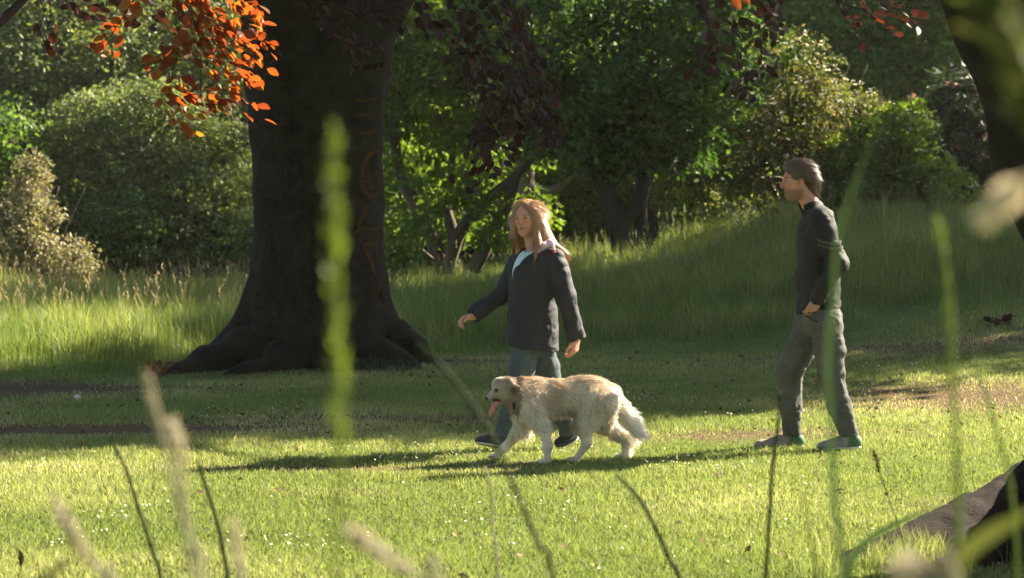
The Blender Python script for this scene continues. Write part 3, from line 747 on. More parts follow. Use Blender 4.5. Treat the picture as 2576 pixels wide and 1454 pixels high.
# ------------------------------------------------------------------ the copper beech
BX, BY = -1.82, 22.5
BZ = float(ground_h(BX, BY))
_z = [-.3, .06, .24, .43, .61, .80, 1.17, 1.54, 1.91, 2.28, 2.65, 3.03, 3.4, 4.0, 4.6]
_r = [.62, .62, .61, .60, .60, .60, .594, .609, .616, .64, .687, .72, .80, .86, .80]
_c = [0, 0, 0, 0, 0, .01, 0, 0, -.01, -.02, -.02, 0, .08, .14, .18]
LOBES = [(math.pi * 1.03, .68, .30, .33), (-.10, .52, .30, .34), (-.62, .30, .22, .24), (-1.25, .22, .25, .2), (-1.9, .26, .22, .2), (-2.45, .30, .2, .26), (.8, .4, .3, .3), (1.7, .35, .3, .3), (2.4, .4, .3, .3)]
def beech_r(th, z):
    r0 = np.interp(z, _z, _r)
    f = 0
    for (a, A, s, lam) in LOBES:
        d = (th - a + math.pi) % (2 * math.pi) - math.pi
        f = f + A * np.exp(-(d / s) ** 2) * np.exp(-np.maximum(z, 0) / lam)
    fl = .012 * np.sin(3 * th + 1.1 + z * .25) + .008 * np.sin(7 * th + z * .9) * np.exp(-z / 3)
    d = (th + 1.93 + .05 * np.sin(z * 2.0) - .03 * z + math.pi) % (2 * math.pi) - math.pi
    crease = -.035 * np.exp(-(d / .07) ** 2) * sstep((z - 1.3) / 1.2)
    p = np.stack(np.broadcast_arrays(np.cos(th) * 1.6, np.sin(th) * 1.6, z * 2.2), -1)
    return r0 + f + fl + crease + .018 * vnoise(p * 1.5) + .007 * vnoise(p * 5)

beech = empty('copper_beech', (BX, BY, BZ), 'huge dark copper beech trunk with flared roots and orange painted marks', 'tree')
zs = np.concatenate([np.linspace(-.3, .9, 44), np.linspace(.95, 4.6, 70)]); th = np.linspace(0, 2 * math.pi, 180, endpoint=False)
Z, T = np.meshgrid(zs, th, indexing='ij')
rr = beech_r(T, Z)
V = np.stack([np.interp(Z, _z, _c) + rr * np.cos(T), rr * np.sin(T), Z], -1).reshape(-1, 3)
nz, nt_ = Z.shape
i, j = np.meshgrid(np.arange(nz - 1), np.arange(nt_), indexing='ij'); k = (j + 1) % nt_
mb = MB(); mb.add(V, [np.stack([i * nt_ + j, i * nt_ + k, (i + 1) * nt_ + k, (i + 1) * nt_ + j], -1).reshape(-1, 4)])
for (pts, rad) in [([(.0, .1, 3.6), (-.5, .3, 5.5), (-.9, .6, 8), (-1.0, .8, 10.5)], [.62, .45, .3, .08]), ([(.35, 0, 3.3), (.95, .1, 4.3), (1.8, .4, 6), (2.4, .8, 8.5)], [.48, .42, .32, .08]),
                   ([(-.4, 0, 3.9), (-1.5, -.4, 4.6), (-3.5, -1.2, 5.4)], [.3, .2, .06]), ([(0, -.5, 4.0), (-.2, -2.5, 4.7), (-.6, -5.5, 4.6), (-.9, -7.5, 3.9)], [.26, .18, .1, .04]),
                   ([(.8, -.2, 4.2), (1.6, -2.2, 4.9), (2.0, -4.8, 4.6), (2.2, -6.2, 3.9)], [.22, .16, .09, .03]), ([(1.0, .2, 4.4), (3.2, -.6, 5.2), (4.8, -2.2, 4.9), (5.4, -5.0, 3.9)], [.24, .16, .1, .03]),
                   ([(0, .5, 4.2), (.3, 2.5, 5.2), (.5, 4.5, 5.8)], [.25, .16, .05]), ([(-.3, -.4, 4.1), (-2.2, -3.0, 4.9), (-2.6, -6.5, 4.2), (-2.3, -8.2, 3.5)], [.22, .15, .08, .03])]:
    c = catmull(np.column_stack([np.array(pts, float), rad]), 26); v, f = tube(c[:, :3], c[:, 3], 14, .1, 1.6); mb.add(v, f)
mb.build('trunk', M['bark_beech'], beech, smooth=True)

# surface roots running out over the ground
def root_obj(name, pts, rad, parent, base, mat, bump=.35, freq=5, seg=12, n=40):
    c = catmull(np.column_stack([np.array(pts, float), rad]), n)
    v, f = tube(c[:, :3], c[:, 3], seg, bump, freq)
    mb = MB(); mb.add(v - base, f)
    return mb.build(name, mat, parent, smooth=True)
bb = np.array([BX, BY, BZ])
def gz_(px, y, up=0):
    p = gpt(px, y); p[2] += up
    return p
for pts, rad in [([gz_(640, 22.2, .22), gz_(570, 22.0, .12), gz_(510, 21.8, .05), gz_(455, 21.55, .0), gz_(390, 21.4, -.07)], [.2, .17, .13, .09, .03]),
                 ([gz_(930, 21.9, .15), gz_(1000, 21.7, .08), gz_(1040, 21.6, .0), gz_(1070, 21.5, -.06)], [.17, .10, .06, .02]),
                 ([gz_(720, 21.9, .1), gz_(660, 21.5, .03), gz_(590, 21.3, .0), gz_(520, 21.2, -.06)], [.16, .1, .07, .02]),
                 ([gz_(990, 22.3, .2), gz_(1045, 22.2, .08), gz_(1085, 22.1, -.04)], [.2, .13, .05]),
                 ([gz_(830, 21.8, .1), gz_(850, 21.4, .02), gz_(880, 21.1, -.05)], [.16, .09, .03])]:
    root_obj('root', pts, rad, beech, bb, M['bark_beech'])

# faded orange paint on the bark
m, nt, b = new_mat('faded_orange_paint')
n1 = noise_node(nt, 38, 6, .75); rp = ramp_node(nt, [(.42, (.02, .016, .011)), (.56, (.065, .026, .002)), (.75, (.14, .06, .004))]); nt.links.new(n1.outputs[0], rp.inputs[0]); nt.links.new(rp.outputs[0], b.inputs['Base Color']); b.inputs['Roughness'].default_value = .95; b.inputs['Specular IOR Level'].default_value = .05
M['paint'] = m
def on_bark(px, py, lift=.006):
    y = BY - .6
    for _ in range(6):
        p = W(px, py, y); z = p[2] - BZ; x = p[0] - BX - np.interp(z, _z, _c)
        th_ = math.atan2(y - BY, x); r_ = float(beech_r(np.array(th_), np.array(z))) + lift
        if abs(x) < r_ * .995: y = BY - math.sqrt(r_ * r_ - x * x)
        else: y = BY
    return W(px, py, y) - bb
def stroke(pts, wd=10):
    c = catmull(np.array(pts, float), max(10, 6 * len(pts))); t = unit(np.gradient(c, axis=0)); nrm = np.stack([-t[:, 1], t[:, 0]], -1)
    rg = np.random.default_rng(len(pts) + int(pts[0][1]))
    wv = wd * (.75 + .5 * rg.random(len(c)))[:, None]
    rows = [np.array([on_bark(*q) for q in c + nrm * wv * o]) for o in (-.5, 0, .5)]
    V = np.stack(rows, 1).reshape(-1, 3); n = len(c); i = np.arange(n - 1)[:, None] * 3
    mb = MB(); mb.add(V, [np.concatenate([i + np.array([[0, 1, 4, 3]]), i + np.array([[1, 2, 5, 4]])])])
    mb.build('painted_stroke', M['paint'], beech, smooth=True)
for s, wd in [([(896, 253), (915, 253), (935, 249), (951, 245)], 7), ([(893, 290), (915, 290), (935, 289), (951, 288)], 7), ([(897, 336), (915, 334), (935, 333), (950, 332)], 9),
              ([(952, 383), (938, 384), (925, 395), (915, 416), (911, 445), (914, 472), (923, 487), (938, 492), (950, 486)], 10), ([(936, 438), (949, 448), (949, 466), (938, 474), (926, 465), (926, 449), (936, 438)], 4),
              ([(927, 514), (917, 535), (904, 562), (902, 576)], 9), ([(884, 592), (900, 582), (920, 576), (938, 576), (949, 580)], 9), ([(950, 556), (951, 580), (951, 600), (949, 622)], 6),
              ([(912, 618), (930, 614), (946, 610)], 9), ([(914, 618), (928, 642), (938, 668), (944, 692)], 8), ([(953, 700), (957, 740), (966, 762)], 8)]:
    stroke(s, wd)

# crown overhead
cb = [(-.5, -.4, 7.6, 4.2, 4.0, 2.2), (1.8, -1.4, 7.4, 3.6, 3.2, 1.8), (-2.6, -2.0, 6.6, 3.2, 3.0, 1.5), (0, -3.8, 5.6, 3.2, 2.5, 1.1), (.3, .3, 10.2, 3.6, 3.6, 2.4)]
cm = crown_mesh('foliage', cb, 1700, 52, .62, .12, 71, fill=.45)
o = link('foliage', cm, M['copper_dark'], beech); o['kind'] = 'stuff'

# leaves on the low sprays: an ovate blade folded along its midrib
def beech_leaf_verts():
    s = np.array([0, .18, .42, .68, .88, 1.0]); w = np.array([0, .62, 1.0, .82, .42, 0]) * .5 * .62
    mid = np.stack([s, 0 * s, -.10 * s ** 2], -1)
    lf = np.stack([s, w, -.10 * s ** 2 + .18 * w + .012 * np.sin(s * 30)], -1); rt = lf * [1, -1, 1]
    V = np.concatenate([mid, lf[1:-1], rt[1:-1]])
    Lq = [[1, 2, 7, 6], [2, 3, 8, 7], [3, 4, 9, 8]]; Rq = [[2, 1, 10, 11], [3, 2, 11, 12], [4, 3, 12, 13]]
    return V, np.array(Lq + Rq), np.array([[0, 1, 6], [0, 10, 1], [4, 5, 9], [4, 13, 5]])
LV, LQ, LT = beech_leaf_verts()
leaf_var = []
for a in np.linspace(.08, 1.0, 10):
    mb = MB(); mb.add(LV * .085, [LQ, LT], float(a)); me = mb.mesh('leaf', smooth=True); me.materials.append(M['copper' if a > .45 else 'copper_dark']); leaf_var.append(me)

def spray(r, pts, y, density, jit=.03, size=1.0, droop=.25, face=(.42, .55, .55), wild=.34):
    """a hanging twig: its line and the leaf placements (root, along, normal, size)"""
    P = np.array([W(px, py, y + dy) for (px, py, dy) in pts]); n = 30
    c = catmull(P, n); Ls = []
    seg = np.linalg.norm(np.diff(c, axis=0), axis=1).sum(); m = int(seg * density)
    T = unit(np.gradient(c, axis=0))
    for k in range(m):
        t = (k + .6 * r.random()) / m * (n - 1); i = min(int(t), n - 1)
        p = c[i] + r.normal(size=3) * jit; tg = T[i]
        hz = np.array([tg[0], tg[1], 0]); hz = hz / max(np.linalg.norm(hz), .2)
        lat = np.array([-hz[1], hz[0], 0]) * (1 if k % 2 else -1) + r.normal(size=3) * .35
        A = unit(hz * .5 + lat + np.array([.25, 0, -droop - .25 * r.random()]) + tg * .5)
        N = unit(unit(np.array(face)) + r.normal(size=3) * wild); N = unit(N - A * np.dot(A, N))
        Ls.append((p, A, N, size * (.75 + .45 * r.random())))
    return c, Ls

def leaf_objects(Ls, parent, base, r, lo, hi):
    for (p, A, N, s) in Ls:
        me = leaf_var[int(r.integers(lo, hi))]
        o = bpy.data.objects.new('leaf', me); COL.objects.link(o); o.parent = parent
        B = np.cross(N, A); M4 = np.eye(4); M4[:3, 0] = A * s; M4[:3, 1] = B * s; M4[:3, 2] = N * s; M4[:3, 3] = p - base
        o.matrix_local = Matrix(M4.tolist())
def leaf_batch(mb, Ls, r, mid=.3):
    for (p, A, N, s) in Ls:
        B = np.cross(N, A); V = p + (LV * .085 * s) @ np.stack([A, B, N])
        mb.add(V, [LQ, LT], float(np.clip(mid + .2 * r.normal(), 0, 1)))

r = np.random.default_rng(81)
orange = [[(430, -90, 0), (452, 49, 0), (445, 138, 0), (425, 232, -.05), (440, 261, -.05), (459, 335, -.1)], [(470, -90, .1), (484, 44, .1), (504, 106, .1), (506, 242, .05), (516, 266, .05)],
          [(480, -60, .1), (506, 15, .1), (580, 74, .05), (655, 152, 0)], [(500, 20, .1), (531, 81, .1), (600, 148, .1), (636, 176, .1)], [(516, 262, .05), (560, 262, .05), (605, 254, 0), (645, 272, 0)],
          [(430, 215, 0), (470, 235, .1), (540, 240, .1)], [(500, -70, .2), (560, -10, .2), (620, 40, .15), (650, 70, .1)], [(380, -60, 0), (330, 10, 0), (280, 90, .1), (262, 130, .1)], [(445, 120, 0), (410, 150, -.1), (375, 160, -.1)],
          [(470, -60, .3), (540, 30, .3), (600, 110, .3), (640, 120, .3)], [(440, 60, 0), (480, 130, 0), (560, 190, 0), (600, 215, 0)], [(560, -80, .1), (600, -30, .1), (640, 10, .1)], [(420, -60, .2), (480, 0, .2), (540, 50, .2), (600, 90, .2)], [(380, -50, .1), (440, 10, .1), (470, 40, .1)], [(560, -60, .3), (600, 10, .3), (640, 40, .3), (652, 100, .3)], [(500, 60, .2), (550, 120, .2), (590, 170, .2), (630, 215, .2)]]
dark_left = [[(60, -60, .6), (110, 20, .6), (100, 80, .6), (130, 130, .6)], [(150, -80, .5), (190, 10, .5), (230, 40, .5), (300, 50, .4)], [(250, -80, .4), (300, 0, .4), (340, 60, .3)], [(330, -70, .3), (380, 20, .3), (400, 80, .2)], [(90, -50, .7), (150, 5, .7), (210, 15, .6)]]
br = MB(); picks = []
for pts in orange:
    c, Ls = spray(r, pts, 13.6, 56, .035, .96); v, f = tube(c, np.linspace(.0042, .0014, len(c)), 5); br.add(v - bb, f); picks.append((Ls, 4, 10))
for pts in dark_left:
    c, Ls = spray(r, pts, 14.2, 46, .03, .95, wild=.7); v, f = tube(c, np.linspace(.005, .0015, len(c)), 5); br.add(v - bb, f); picks.append((Ls, 0, 5))
bough = catmull(np.array([[*W(380, -520, 18), .07], [*W(300, -260, 15.5), .045], [*W(380, -140, 14), .02], [*W(450, -100, 13.6), .008]]), 24); v, f = tube(bough[:, :3], bough[:, 3], 8); br.add(v - bb, f)
bough = catmull(np.array([[*W(-160, 140, 13.2), .035], [*W(-20, 66, 13.8), .032], [*W(60, 0, 14.2), .03], [*W(200, -150, 15.2), .045], [*W(330, -300, 16.5), .06]]), 24); v, f = tube(bough[:, :3], bough[:, 3], 8); br.add(v - bb, f)
branch = br.build('branch', M['twig'], beech, smooth=True)
tag(branch, 'low bough hung with sunlit orange leaves')
tot = 0; rest = MB(); rest_o = MB()
for (Ls, lo, hi) in picks:
    k = max(0, min(len(Ls), 300 - tot)) if lo else 0; tot += k
    leaf_objects(Ls[:k], branch, bb, r, lo, hi)
    if k < len(Ls): leaf_batch(rest_o if lo else rest, [(p - bb, A, N, s) for (p, A, N, s) in Ls[k:]], r, .72 if lo else .3)

if rest_o.n: rest_o.build('small_leaves', M['copper'], branch, smooth=True)['kind'] = 'stuff'
hang = [[(1010, -60, 0), (1060, 30, 0), (1110, 70, 0), (1160, 130, 0)], [(1090, -80, 0), (1150, 40, 0), (1210, 150, 0), (1235, 260, 0), (1215, 390, 0)], [(1180, -80, .2), (1260, 60, .2), (1290, 180, .2), (1260, 300, .2), (1200, 345, .2)],
        [(1260, -80, .3), (1310, 60, .3), (1350, 190, .3), (1385, 300, .3), (1400, 345, .3)], [(1230, 150, 0), (1280, 230, 0), (1320, 300, 0), (1370, 390, 0)], [(1200, 330, .1), (1210, 400, .1), (1185, 455, .1)], [(1300, -80, .5), (1290, 40, .5), (1310, 120, .5), (1330, 240, .5)],
        [(1150, 30, .3), (1190, 120, .3), (1200, 220, .3), (1260, 330, .3), (1290, 370, .3)], [(1330, 180, .4), (1360, 260, .4), (1330, 330, .4)], [(1740, -60, -.5), (1775, 40, -.5), (1785, 110, -.5), (1770, 150, -.5)], [(1790, -60, -.5), (1830, 60, -.5), (1860, 170, -.5), (1855, 240, -.5)],
        [(1880, -60, -.6), (1915, 10, -.6), (1930, 70, -.6)], [(1960, -70, -.6), (1945, 0, -.6), (1960, 50, -.6)], [(620, -60, .5), (760, -20, .5), (900, 10, .5), (1010, 20, .5)], [(860, -80, .2), (930, 10, .2), (1000, 40, .2)], [(720, -60, 0), (800, 20, 0), (880, 110, 0), (900, 160, 0)]]
for pts in hang:
    for q in range(2):
        pj = [(px + r.normal() * 22 * q, py + r.normal() * 16 * q, dy + r.normal() * .25 * q) for (px, py, dy) in pts]
        c, Ls = spray(r, pj, 19.2, 34, .06, 1.12, droop=.7, face=(.1, -.3, .5), wild=.75); v, f = tube(c, np.linspace(.006, .0018, len(c)), 5); tw = MB(); tw.add(v - bb, f); tw.build('twig', M['twig'], beech, smooth=True)
        leaf_batch(rest, [(p - bb, A, N, s) for (p, A, N, s) in Ls], r)
o = rest.build('hanging_leaves', M['copper_dark'], beech, smooth=True); o['kind'] = 'stuff'; tag(o, 'copper leaves toned dark purple for shade, drooping from the low twigs')
# one lit leaf pair at the top edge
leaf_objects([(W(1840, -12, 13.0), unit([.35, 0, -.8]), unit([.1, -1, .35]), 1.1), (W(1862, -14, 13.0), unit([.6, 0, -.7]), unit([.1, -1, .4]), .9)], branch, bb, r, 7, 10)

# ------------------------------------------------------------------ the leaning tree on the right
lb = gpt(3110, 10.4)
lean = empty('leaning_tree', lb, 'dark leaning tree trunk with a big bare surface root at its foot', 'tree')
mb = MB()
c = catmull(np.column_stack([np.array([W(3120, 1500, 10.4), W(3000, 1150, 10.4), W(2850, 820, 10.4), W(2680, 450, 10.4), W(2587, 210, 10.4), W(2492, 0, 10.4), W(2400, -260, 10.2), W(2290, -700, 10.2), W(2200, -1300, 10.2)]), [.62, .44, .33, .27, .24, .22, .2, .16, .06]]), 70)
v, f = tube(c[:, :3], c[:, 3], 28, .16, 3.0); mb.add(v - lb, f)
for pts, rad in [([(2420, -220, 10.2), (2500, -600, 10.4), (2700, -1000, 10.7)], [.13, .1, .03]), ([(2350, -450, 10.2), (2200, -700, 10.3), (2000, -1000, 10.4)], [.12, .08, .02]), ([(2470, -60, 10.5), (2350, -160, 11.2), (2200, -200, 12.0), (2050, -110, 12.8)], [.06, .045, .03, .01])]:
    q_ = catmull(np.column_stack([np.array([W(*p) for p in pts]), rad]), 20); v, f = tube(q_[:, :3], q_[:, 3], 10, .15, 3); mb.add(v - lb, f)
mb.build('trunk', M['bark_beech'], lean, smooth=True)
for pts, rad in [([(2960, 1100, 10.7), (2740, 1170, 11.3), (2590, 1255, 11.4), (2470, 1312, 11.1), (2360, 1362, 10.85), (2260, 1400, 10.65), (2150, 1432, 10.5), (2060, 1465, 10.4)], [.30, .21, .16, .145, .135, .11, .08, .03]),
                 ([(2860, 1290, 10.7), (2640, 1350, 10.7), (2500, 1400, 10.5), (2400, 1435, 10.25), (2290, 1475, 10.1), (2180, 1500, 10.0)], [.2, .12, .085, .07, .06, .02]),
                 ([(2520, 1275, 11.2), (2450, 1335, 10.9), (2400, 1370, 10.7), (2370, 1420, 10.5)], [.09, .06, .05, .02]),
                 ([(2800, 1420, 10.9), (2700, 1500, 10.4), (2560, 1560, 10.0)], [.25, .15, .05])]:
    root_obj('root', [W(*p) for p in pts], rad, lean, lb, M['bark_root'], .16, 13, 28, 110)
cl_ = [(*(W(2250, -1900, 11.6) - lb), 1.8, 1.6, .9), (*(W(2600, -1700, 11.2) - lb), 2.0, 1.8, 1.0), (*(W(3000, -1500, 11.4) - lb), 2.0, 1.8, 1.0)]
o = link('crown', crown_mesh('crown', cl_, 420, 50, .4, .09, 91), M['copper'], lean)
rest = MB()
for pts in [[(2040, -60, .4), (2110, 0, .4), (2180, 30, .3), (2260, 50, .3), (2335, 62, .2)], [(2080, -50, .5), (2120, 30, .5), (2150, 70, .5), (2165, 105, .5)], [(2180, -60, .4), (2230, 0, .4), (2290, 20, .4), (2340, 18, .3)], [(2140, -40, .6), (2200, 45, .6), (2250, 90, .6)]]:
    c, Ls = spray(r, pts, 10.6, 24, .03, .6, droop=.35, wild=.6); v, f = tube(c, np.linspace(.005, .0015, len(c)), 5); tw = MB(); tw.add(v - lb, f); tw.build('twig', M['twig'], lean, smooth=True); leaf_batch(rest, [(p - lb, A, N, s) for (p, A, N, s) in Ls], r)
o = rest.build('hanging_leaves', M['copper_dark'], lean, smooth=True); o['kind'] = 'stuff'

# ------------------------------------------------------------------ the two walkers
M['skin'] = col_mat('skin', .55, .3, .15)
M['hair'] = col_mat('hair', .42, .5, trans=.15)
M['jacket_black'] = cloth_mat('black_jacket', (.007, .007, .007), (.014, .0135, .013), 160, .75)
M['jacket_navy'] = cloth_mat('dark_navy_jacket', (.014, .015, .018), (.026, .027, .032), 120, .75)
M['jeans_grey'] = cloth_mat('grey_jeans', (.050, .048, .042), (.095, .092, .082), 90, .9)
M['jeans_blue'] = cloth_mat('faded_blue_jeans', (.034, .048, .056), (.068, .086, .092), 90, .9)
M['shirt_blue'] = cloth_mat('pale_blue_shirt', (.42, .55, .60), (.52, .66, .70), 120, .8)
M['lining_pink'] = cloth_mat('pale_pink_lining', (.48, .32, .35), (.60, .42, .45), 120, .8)
M['shoe_grey'] = col_mat('shoe_fabric', .75, .2, bump_scale=220)
M['sole'] = plain_mat('pale_rubber_sole', (.55, .50, .45), .6)
M['stripe'] = plain_mat('pale_sleeve_stripe', (.055, .052, .047), .95)
M['black_cloth'] = cloth_mat('black_neckband', (.010, .010, .010), (.018, .018, .018), 150)
M['tag_white'] = plain_mat('white_cord_end', (.7, .68, .62)); M['tag_red'] = plain_mat('red_cord_end', (.35, .05, .03))

def frame(f, u):
    f = unit(f); u = np.asarray(u, float); u = unit(u - f * np.dot(u, f)); l = np.cross(u, f)
    return f, l, u

def head_field(F, c, fr, s=1.0, female=False):
    f, l, u = fr; ax = np.stack([f, l, u])
    p = lambda x, y, z: c + (f * x + l * y + u * z) * s
    F.ell(p(-.014, 0, .032), np.array([.093, .074, .086]) * s, ax, .03)
    F.ell(p(.028, 0, -.028), np.array([.060, .056, .082]) * s, ax, .035)
    F.cone(p(-.012, 0, -.055), p(.050, 0, -.094), .050 * s, (.022 if female else .027) * s, .03)
    for q in (-1, 1):
        F.cone(p(-.01, q * .048, -.05), p(.045, q * .016, -.092), .016 * s, .018 * s, .03)
        F.ell(p(.052, q * .036, -.024), np.array([.026, .022, .024]) * s, ax, .025)
        F.ell(p(-.008, q * .073, -.012), np.array([.017, .008, .030]) * s, ax, .008)
        F.ell(p(.096, q * .030, .001), np.array([.020, .018, .012]) * s, ax, .014, sub=True)
        F.ell(p(.076, q * .031, .000), np.array([.012, .013, .0095]) * s, ax, .006)
        F.ell(p(.096, q * .010, -.036), np.array([.010, .008, .008]) * s, ax, .01)
    F.cone(p(.076, -.03, .019), p(.076, .03, .019), .012 * s, .012 * s, .02)
    F.cone(p(.084, 0, .012), p(.109, 0, -.029), .0075 * s, .0115 * s, .014)
    F.cone(p(.083, -.017, -.059), p(.083, .017, -.059), .0085 * s, .0085 * s, .012)
    F.cone(p(.081, -.014, -.073), p(.081, .014, -.073), .009 * s, .009 * s, .012)
    F.cone(p(.097, -.016, -.0655), p(.097, .016, -.0655), .0035 * s, .0035 * s, .005, sub=True)
    F.ell(p(.070, 0, -.098), np.array([.018, .018, .016]) * s, ax, .02)
    return p

def hand_field(F, wrist, d, palm, thumb_side, curl=.9, s=1.0):
    """palm, four fingers bending towards the palm side and a thumb from its edge"""
    d = unit(d); n = unit(np.asarray(palm, float) - d * np.dot(palm, d)); lat = np.cross(d, n) * thumb_side
    rot = lambda v, a: d * 0 + v * 0 + (math.cos(a) * d + math.sin(a) * n)
    for o, ln, k0 in ((.028, .040, .080), (.010, .045, .086), (-.009, .042, .083), (-.027, .033, .076)):
        kn = wrist + (d * k0 + lat * o) * s
        F.cone(wrist + lat * o * .55 * s, kn, .019 * s, .0115 * s, .012)
        a = curl * (.75 + .25 * (o < 0)); q = kn
        for m, (fr_, rr_) in enumerate(((1, .0098), (.68, .009), (.5, .0078))):
            q2 = q + rot(d, a) * ln * fr_ * s
            F.cone(q, q2, rr_ * s, rr_ * .9 * s, .004); q = q2; a += curl * .95
    t0 = wrist + (d * .022 + lat * .022) * s; t1 = t0 + unit(d * .8 + lat * .75 + n * .35) * .04 * s; t2 = t1 + unit(d * 1.0 + lat * .1 + n * .6) * .032 * s; t3 = t2 + unit(d * .8 - lat * .25 + n * .8) * .024 * s
    F.chain([t0, t1, t2, t3], [.016 * s, .0125 * s, .0105 * s, .009 * s], .008)

def face_colors(V, c, fr, s, skin, lips, brow, beard=None, hot=.0):
    f, l, u = fr; q = (V - c) @ np.stack([f, l, u]).T / s; x, y, z = q[:, 0], q[:, 1], q[:, 2]
    C = np.tile(np.array(skin, float), (len(V), 1))
    C *= (1 + .10 * vnoise(V * 60))[:, None]
    near = (np.abs(z) < .16) & (np.hypot(x, y) < .15)
    red = np.exp(-((x - .07) / .04) ** 2 - ((np.abs(y) - .034) / .02) ** 2 - ((z + .03) / .022) ** 2) + np.exp(-((x - .11) / .02) ** 2 - (y / .02) ** 2 - ((z + .03) / .02) ** 2)
    C = C * (1 - (red * near)[:, None] * np.array([.04, .22, .25]))
    def mix(m, col): C[:] = C * (1 - m[:, None]) + np.array(col) * m[:, None]
    if beard is not None:
        b = sstep((-.044 - z + .25 * np.maximum(0, x - .05) * (np.abs(y) < .02)) / .025) * sstep((x + .03) / .03) * sstep((z + .135) / .02) * near
        b = np.maximum(b, near * np.exp(-((z + .046) / .008) ** 2) * (np.abs(y) < .028) * (x > .07))
        mix(b * .62, beard)
    mix(near * np.exp(-((z + .066) / .0085) ** 2) * np.exp(-(y / .021) ** 4) * (x > .068), lips)
    mix(near * .85 * np.exp(-((z - .020) / .0045) ** 2) * np.exp(-((np.abs(y) - .033) / .018) ** 4) * (x > .055), brow)
    mix(near * .9 * np.exp(-((z - .001) / .0058) ** 2) * np.exp(-((np.abs(y) - .031) / .0125) ** 4) * (x > .06), (.035, .022, .018))
    return C

def field_object(F, name, mat, parent, base, it=1, colors=None):
    V, Q = F.mesh(); V = relax(V, Q, it)
    mb = MB(); mb.add(V, [Q], None, colors(V) if colors else None)
    return mb.build(name, mat, parent, smooth=True, base=base), V, Q

def shoe(person, base, heel, toe, side_w, c_main, c_heel, ankle, sole_t=.020, up=(0, 0, 1)):
    heel = np.array(heel, float); toe = np.array(toe, float); ax = unit(toe - heel); L = np.linalg.norm(toe - heel)
    f, l, u = frame(ax, up)
    lo = np.minimum(np.minimum(heel, toe), ankle) - .09; hi = np.maximum(np.maximum(heel, toe), ankle) + .09
    F = Field(lo, hi, .0045)
    F.cone(heel + f * .042 + u * .035, heel + f * L * .45 + u * .032, .040, .040, .03, (l, .85))
    F.cone(heel + f * L * .45 + u * .032, toe - f * .045 + u * .022, .042, .034, .03, (l, 1.12))
    F.ell(toe - f * .05 + u * .022, (.052, .043, .030), np.stack([f, l, u]), .02)
    F.cone(heel + f * .05 + u * .045, ankle, .040, .042, .03); F.cone(heel + f * .055 + u * .055, heel + f * L * .62 + u * .035, .038, .028, .03)
    F.cut(ankle + u * .0, u); F.cut(heel + u * sole_t * .7, -u)
    def colr(V):
        t = ((V - heel) @ f) / L; z = (V - heel) @ u
        m = sstep((.40 - t) / .10)[:, None]; C = np.array(c_main) * (1 - m) + np.array(c_heel) * m
        lace = (np.abs(t - .58) < .14) & (np.sin(t * 150) > .2) & (z > .05)
        C[lace] *= .55
        return C * (1 + .12 * vnoise(V * 70))[:, None]
    o, _, _ = field_object(F, 'shoe', M['shoe_grey'], person, base, 1, colr)
    F = Field(lo, hi, .0045)
    F.cone(heel + f * .045 + u * sole_t * .5, heel + f * L * .5 + u * sole_t * .5, .042, .040, .03, (u, .4)); F.cone(heel + f * L * .5 + u * sole_t * .5, toe - f * .047 + u * sole_t * .5, .044, .043, .03, (u, .4))
    F.cut(heel + u * sole_t, u); F.cut(heel, -u)
    so, _, _ = field_object(F, 'sole', M['sole'], o, base, 1)
    return o

def strands(r, V, Q, n, length, flow, width, col, lift=.15, weight=None, jitter=.25, sel=None):
    """thin hair blades lying along flow(V) over a surface"""
    P, N, _ = sample_surface(r, V, Q, n, weight)
    D = flow(P); D = unit(D - N * np.sum(D * N, 1, keepdims=True) * .85 + r.normal(size=(n, 3)) * jitter * .4)
    L = length(P) if callable(length) else np.full(n, length)
    D0 = unit(D + N * lift); D1 = unit(D + N * (lift * .25) + r.normal(size=(n, 3)) * jitter * .5)
    S = unit(np.cross(D0, N) + r.normal(size=(n, 3)) * .2)
    C = col(P) * (.7 + .6 * r.random((n, 1)))
    mb = MB(); ribbons(mb, P - N * .002, D0, D1, L * (.6 + .8 * r.random(n)), width * (.7 + .6 * r.random(n)), S, None, C)
    return mb

# ================= the man =================
YM = 15.0
base = np.array([W(2050, 1130, YM)[0], YM, float(ground_h(W(2050, 1130, YM)[0], YM))])
man = empty('person', base, 'bearded man in black jacket and grey jeans strolling with a hand in his pocket', 'person')
m_ = lambda px, py, dy=0.: W(px, py, YM + dy)
hc = m_(2008, 452); hf = frame((-1, -.06, -.10), (-.06, 0, 1))
lo, hi = m_(1870, 1150, 0) - [0, .45, .02], m_(2200, 370, 0) + [0, .45, .0]
F = Field(lo, hi, .0055)
head_field(F, hc, hf, 1.0)
f, l, u = hf
F.cone(hc + f * -.02 + u * -.06, m_(2050, 535), .052, .060, .03)
F.ell(m_(2056, 610), (.11, .17, .18), None, .05); F.ell(m_(2056, 720), (.105, .145, .17), None, .05); F.ell(m_(2060, 800), (.105, .14, .10), None, .05)
near_arm = [m_(2066, 556, -.18), m_(2106, 664, -.25), m_(2058, 750, -.185)]
far_arm = [m_(2058, 556, .18), m_(2090, 664, .25), m_(2046, 754, .20)]
for a in (near_arm, far_arm): F.chain(a, [.052, .042, .030], .04)
hand_field(F, near_arm[2] + np.array([-.008, .004, -.012]), (-.42, .42, -.85), (-.2, .9, 0), 1, .35, .92)
hand_field(F, far_arm[2] + np.array([-.006, 0, -.012]), (-.45, .02, -.9), (-.2, -.9, 0), -1, .5, .95)
near_leg = [m_(2076, 815, -.09), m_(2090, 945, -.10), m_(2136, 1092, -.10)]
far_leg = [m_(2044, 815, .09), m_(1987, 937, .09), m_(1992, 1092, .07)]
for a in (near_leg, far_leg): F.chain(a, [.082, .055, .040], .04)
